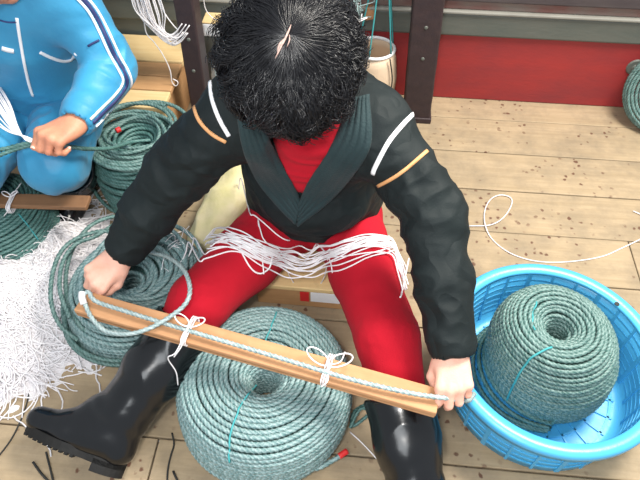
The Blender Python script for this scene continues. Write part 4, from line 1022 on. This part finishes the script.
# low wooden seat with a printed label on the front
st = thing('low_stool', A(-.02, 1.17, 0), 'low flat wooden seat with red and white label, under the woman', 'stool')
r_ = R(-6); 
def sbox(name, c, s_, m, bev=.003, rz=r_): MB().box(c, s_, rz).build(name, m, st, bevel=bev)
sbox('seat', A(-.035, 1.135, .105), (.34, .30, .018), M['pale']); sbox('front_board', A(-.05, 1.005, .05), (.27, .016, .088), M['orange']); sbox('back_board', A(-.02, 1.26, .05), (.3, .016, .088), M['orange'])
sbox('label', P(316, 278, .07)*0+A(-.035, .9955, .06)+A(.05, -.007, 0), (.085, .002, .044), M['white'], 0); sbox('label_red_end', A(-.04, .9995, .06)+A(-.005, -.006, 0), (.026, .0022, .044), M['red_tape'], 0)
# pale straw sack behind the right thigh of the woman
S = SDF((-.52, 1.10, 0), (-.16, 1.68, .24), .006)
S.cone(A(-.36, 1.22, .05), A(-.27, 1.52, .06), .055, .075, .03, flat=((0, 0, 1), .8)); S.cone(A(-.27, 1.52, .06), A(-.24, 1.60, .10), .06, .03, .02)
v, f = S.mesh(lambda v: .008*(1-2*np.abs(vnoise(v*np.array([22, 9, 20]))))); v[:, 2] = np.maximum(v[:, 2], .002)
o = meshobj('sack', v, f, M['sack']); tag(o, 'crumpled pale yellow sack lying beside the red trouser thigh, behind the navy sleeve', 'sack')
# cream basket hanging on teal cords, right of the hair
bk = thing('hanging_basket', A(.19, 1.97, .02), 'cream basket with white rim hanging by teal cords beside the right post', 'basket')
bc = Q(375, 47, 1.95)-A(0, 0, .175); prof = [(0, 0), (.08, 0), (.09, .012), (.091, .06), (.082, .13), (.072, .17), (.068, .17), (.078, .13), (.086, .06), (.08, .014), (0, .008)]
MB().lathe(prof, bc, 48).build('bucket', M['cream'], bk, smooth=True)
MB().lathe([(.067, .166), (.072, .164), (.078, .17), (.072, .177), (.066, .174)], bc, 48, closed=True).build('rim', M['white'], bk, smooth=True)
top = bc+A(-.005, -.02, .62)
for a_ in (200, 250, 320, 20): 
    q = bc+A(.072*math.cos(R(a_)), .072*math.sin(R(a_)), .175); v, f = tube1(smoothpath(np.array([top, (top+q)/2+A(.004, .003, .0), q]), .02), .0028, 6); meshobj('hanging_cord', v, f, M['teal'], bk)
v, f = tube1(smoothpath(np.array([bc+A(.05, -.07, .17), bc+A(.065, -.075, .09), bc+A(.06, -.09, .03)]), .01), .0025, 6); meshobj('loose_cord', v, f, M['cord'], bk)
# small orange float above the hair
fl_ = P(369, 12, .36); MBf = MB().box(fl_, (.035, .03, .05), .3); o = MBf.build('wooden_tag', M['board'], None, bevel=.005); tag(o, 'small orange wooden block hanging against the wall right of the hair', 'tag')
# white and yellow carton on the rail, between left post and hair
cb = thing('carton', Q(222, 30, 1.98), 'white and yellow carton on the rail between left post and hair', 'box')
c0 = Q(224, 24, 1.99); MB().box(c0+A(0, .02, -.02), (.15, .07, .05), TH).build('box_body', M['white'], cb, bevel=.004)
MB().box(c0+A(0, .02, .009), (.15, .07, .006), TH).build('lid', M['pale'], cb, bevel=.002)
for dx_ in (-.012, .006): MB().box(c0+A(dx_, -.0165, -.015), (.007, .003, .007), TH).build('printed_mark', M['cord'], cb); MB().box(c0+A(dx_, -.0165, -.028), (.007, .003, .007), TH).build('printed_mark', M['cord'], cb)
# pale plastic bag and threads beneath the carton
S = SDF((-.46, 1.78, 0), (-.2, 2.02, .36), .005)
S.cone(A(-.34, 1.93, .09), A(-.34, 1.93, .24), .07, .055, .03); S.cone(A(-.34, 1.93, .24), A(-.33, 1.94, .32), .035, .012, .03)
v, f = S.mesh(lambda v: .008*(1-2*np.abs(vnoise(v*np.array([24, 24, 10]))))); o = meshobj('plastic_bag', v, f, M['bagclear']); tag(o, 'crumpled pale plastic bag standing right behind the left post', 'bag')
cordthing('twine', 'thin white twine looping above the carton beside left post', 'twine', [], .0015, M['twine']) if False else None
pts = np.array([Q(x, y, 1.93) for x, y in [(203, -6), (206, 10), (216, 20), (224, 17), (236, 10), (245, 6), (243, -8)]]); v, f = tube1(smoothpath(pts, .01), .0016, 6); o = meshobj('twine', v, f, M['twine']); tag(o, 'thin white twine looping above the carton beside left post', 'twine')
# pale green net hanging right above the hair
g = np.random.default_rng(15); nt_ = thing('net_bundle', Q(348, 10, 1.95), 'wad of pale green netting on the wall just above the hair', 'net')
for k in range(26):
    c_ = Q(g.uniform(338, 362), g.uniform(-12, 34), 1.93+g.normal(0, .012)); p = [c_+g.normal(0, .022, 3)*A(1, .4, 1) for _ in range(5)]; v, f = tube1(smoothpath(np.array(p), .008), .0018, 5); meshobj('strand', v, f, M['rope_line'] if k % 3 else M['twine'], nt_)
# white twine bundle and dark line held by the person in blue
hw = thing('twine_bundle', P(15, 125, .5), 'white twine bundle pulled tight into the fist of person in blue', 'twine')
for k in range(16):
    a0 = g.normal(0, 9); p = PP([(-14+a0*.9, 84-a0*.5, .50), (2+a0*.75, 108-a0*.4, .515), (14+a0*.35, 128-a0*.15, .515), (26, 139+a0*.12, .51), (38, 142, .495)]); v, f = tube1(smoothpath(p, .01), .0019, 5); meshobj('strand', v, f, M['twine'], hw)
p = smoothpath(PP([(-12, 152, .47), (8, 148, .475), (24, 144, .48), (40, 142, .485), (55, 143, .48), (78, 148, .47), (92, 149, .42), (112, 148, .36), (132, 142, .29), (150, 140, .275)]), .0055)
o = rope_mesh('held_rope', p, .0062, M['rope_dark'], flat=False); tag(o, 'dark green rope held in the fist, running to the coil behind', 'rope')
p = smoothpath(PP([(-12, 160, .46), (8, 152, .468), (24, 147, .475), (36, 144, .48)]), .0055)
o = rope_mesh('held_rope', p, .0058, M['rope_dark'], flat=False); tag(o, 'shorter second dark rope entering the fist from left edge', 'rope')
print('TRIS', sum(len(p.vertices)-2 for o in bpy.data.objects if o.type == 'MESH' for p in o.data.polygons))

ms = thing('low_stool', A(-.88, 1.62, 0), 'low plain wooden seat beneath the person in blue', 'stool')
MB().box(A(-.88, 1.63, .205), (.34, .24, .02)).build('seat', M['board2'], ms, bevel=.003)
for sx in (-.15, .15): MB().box(A(-.88+sx, 1.63, .0975), (.02, .22, .193)).build('side_board', M['board2'], ms, bevel=.003)
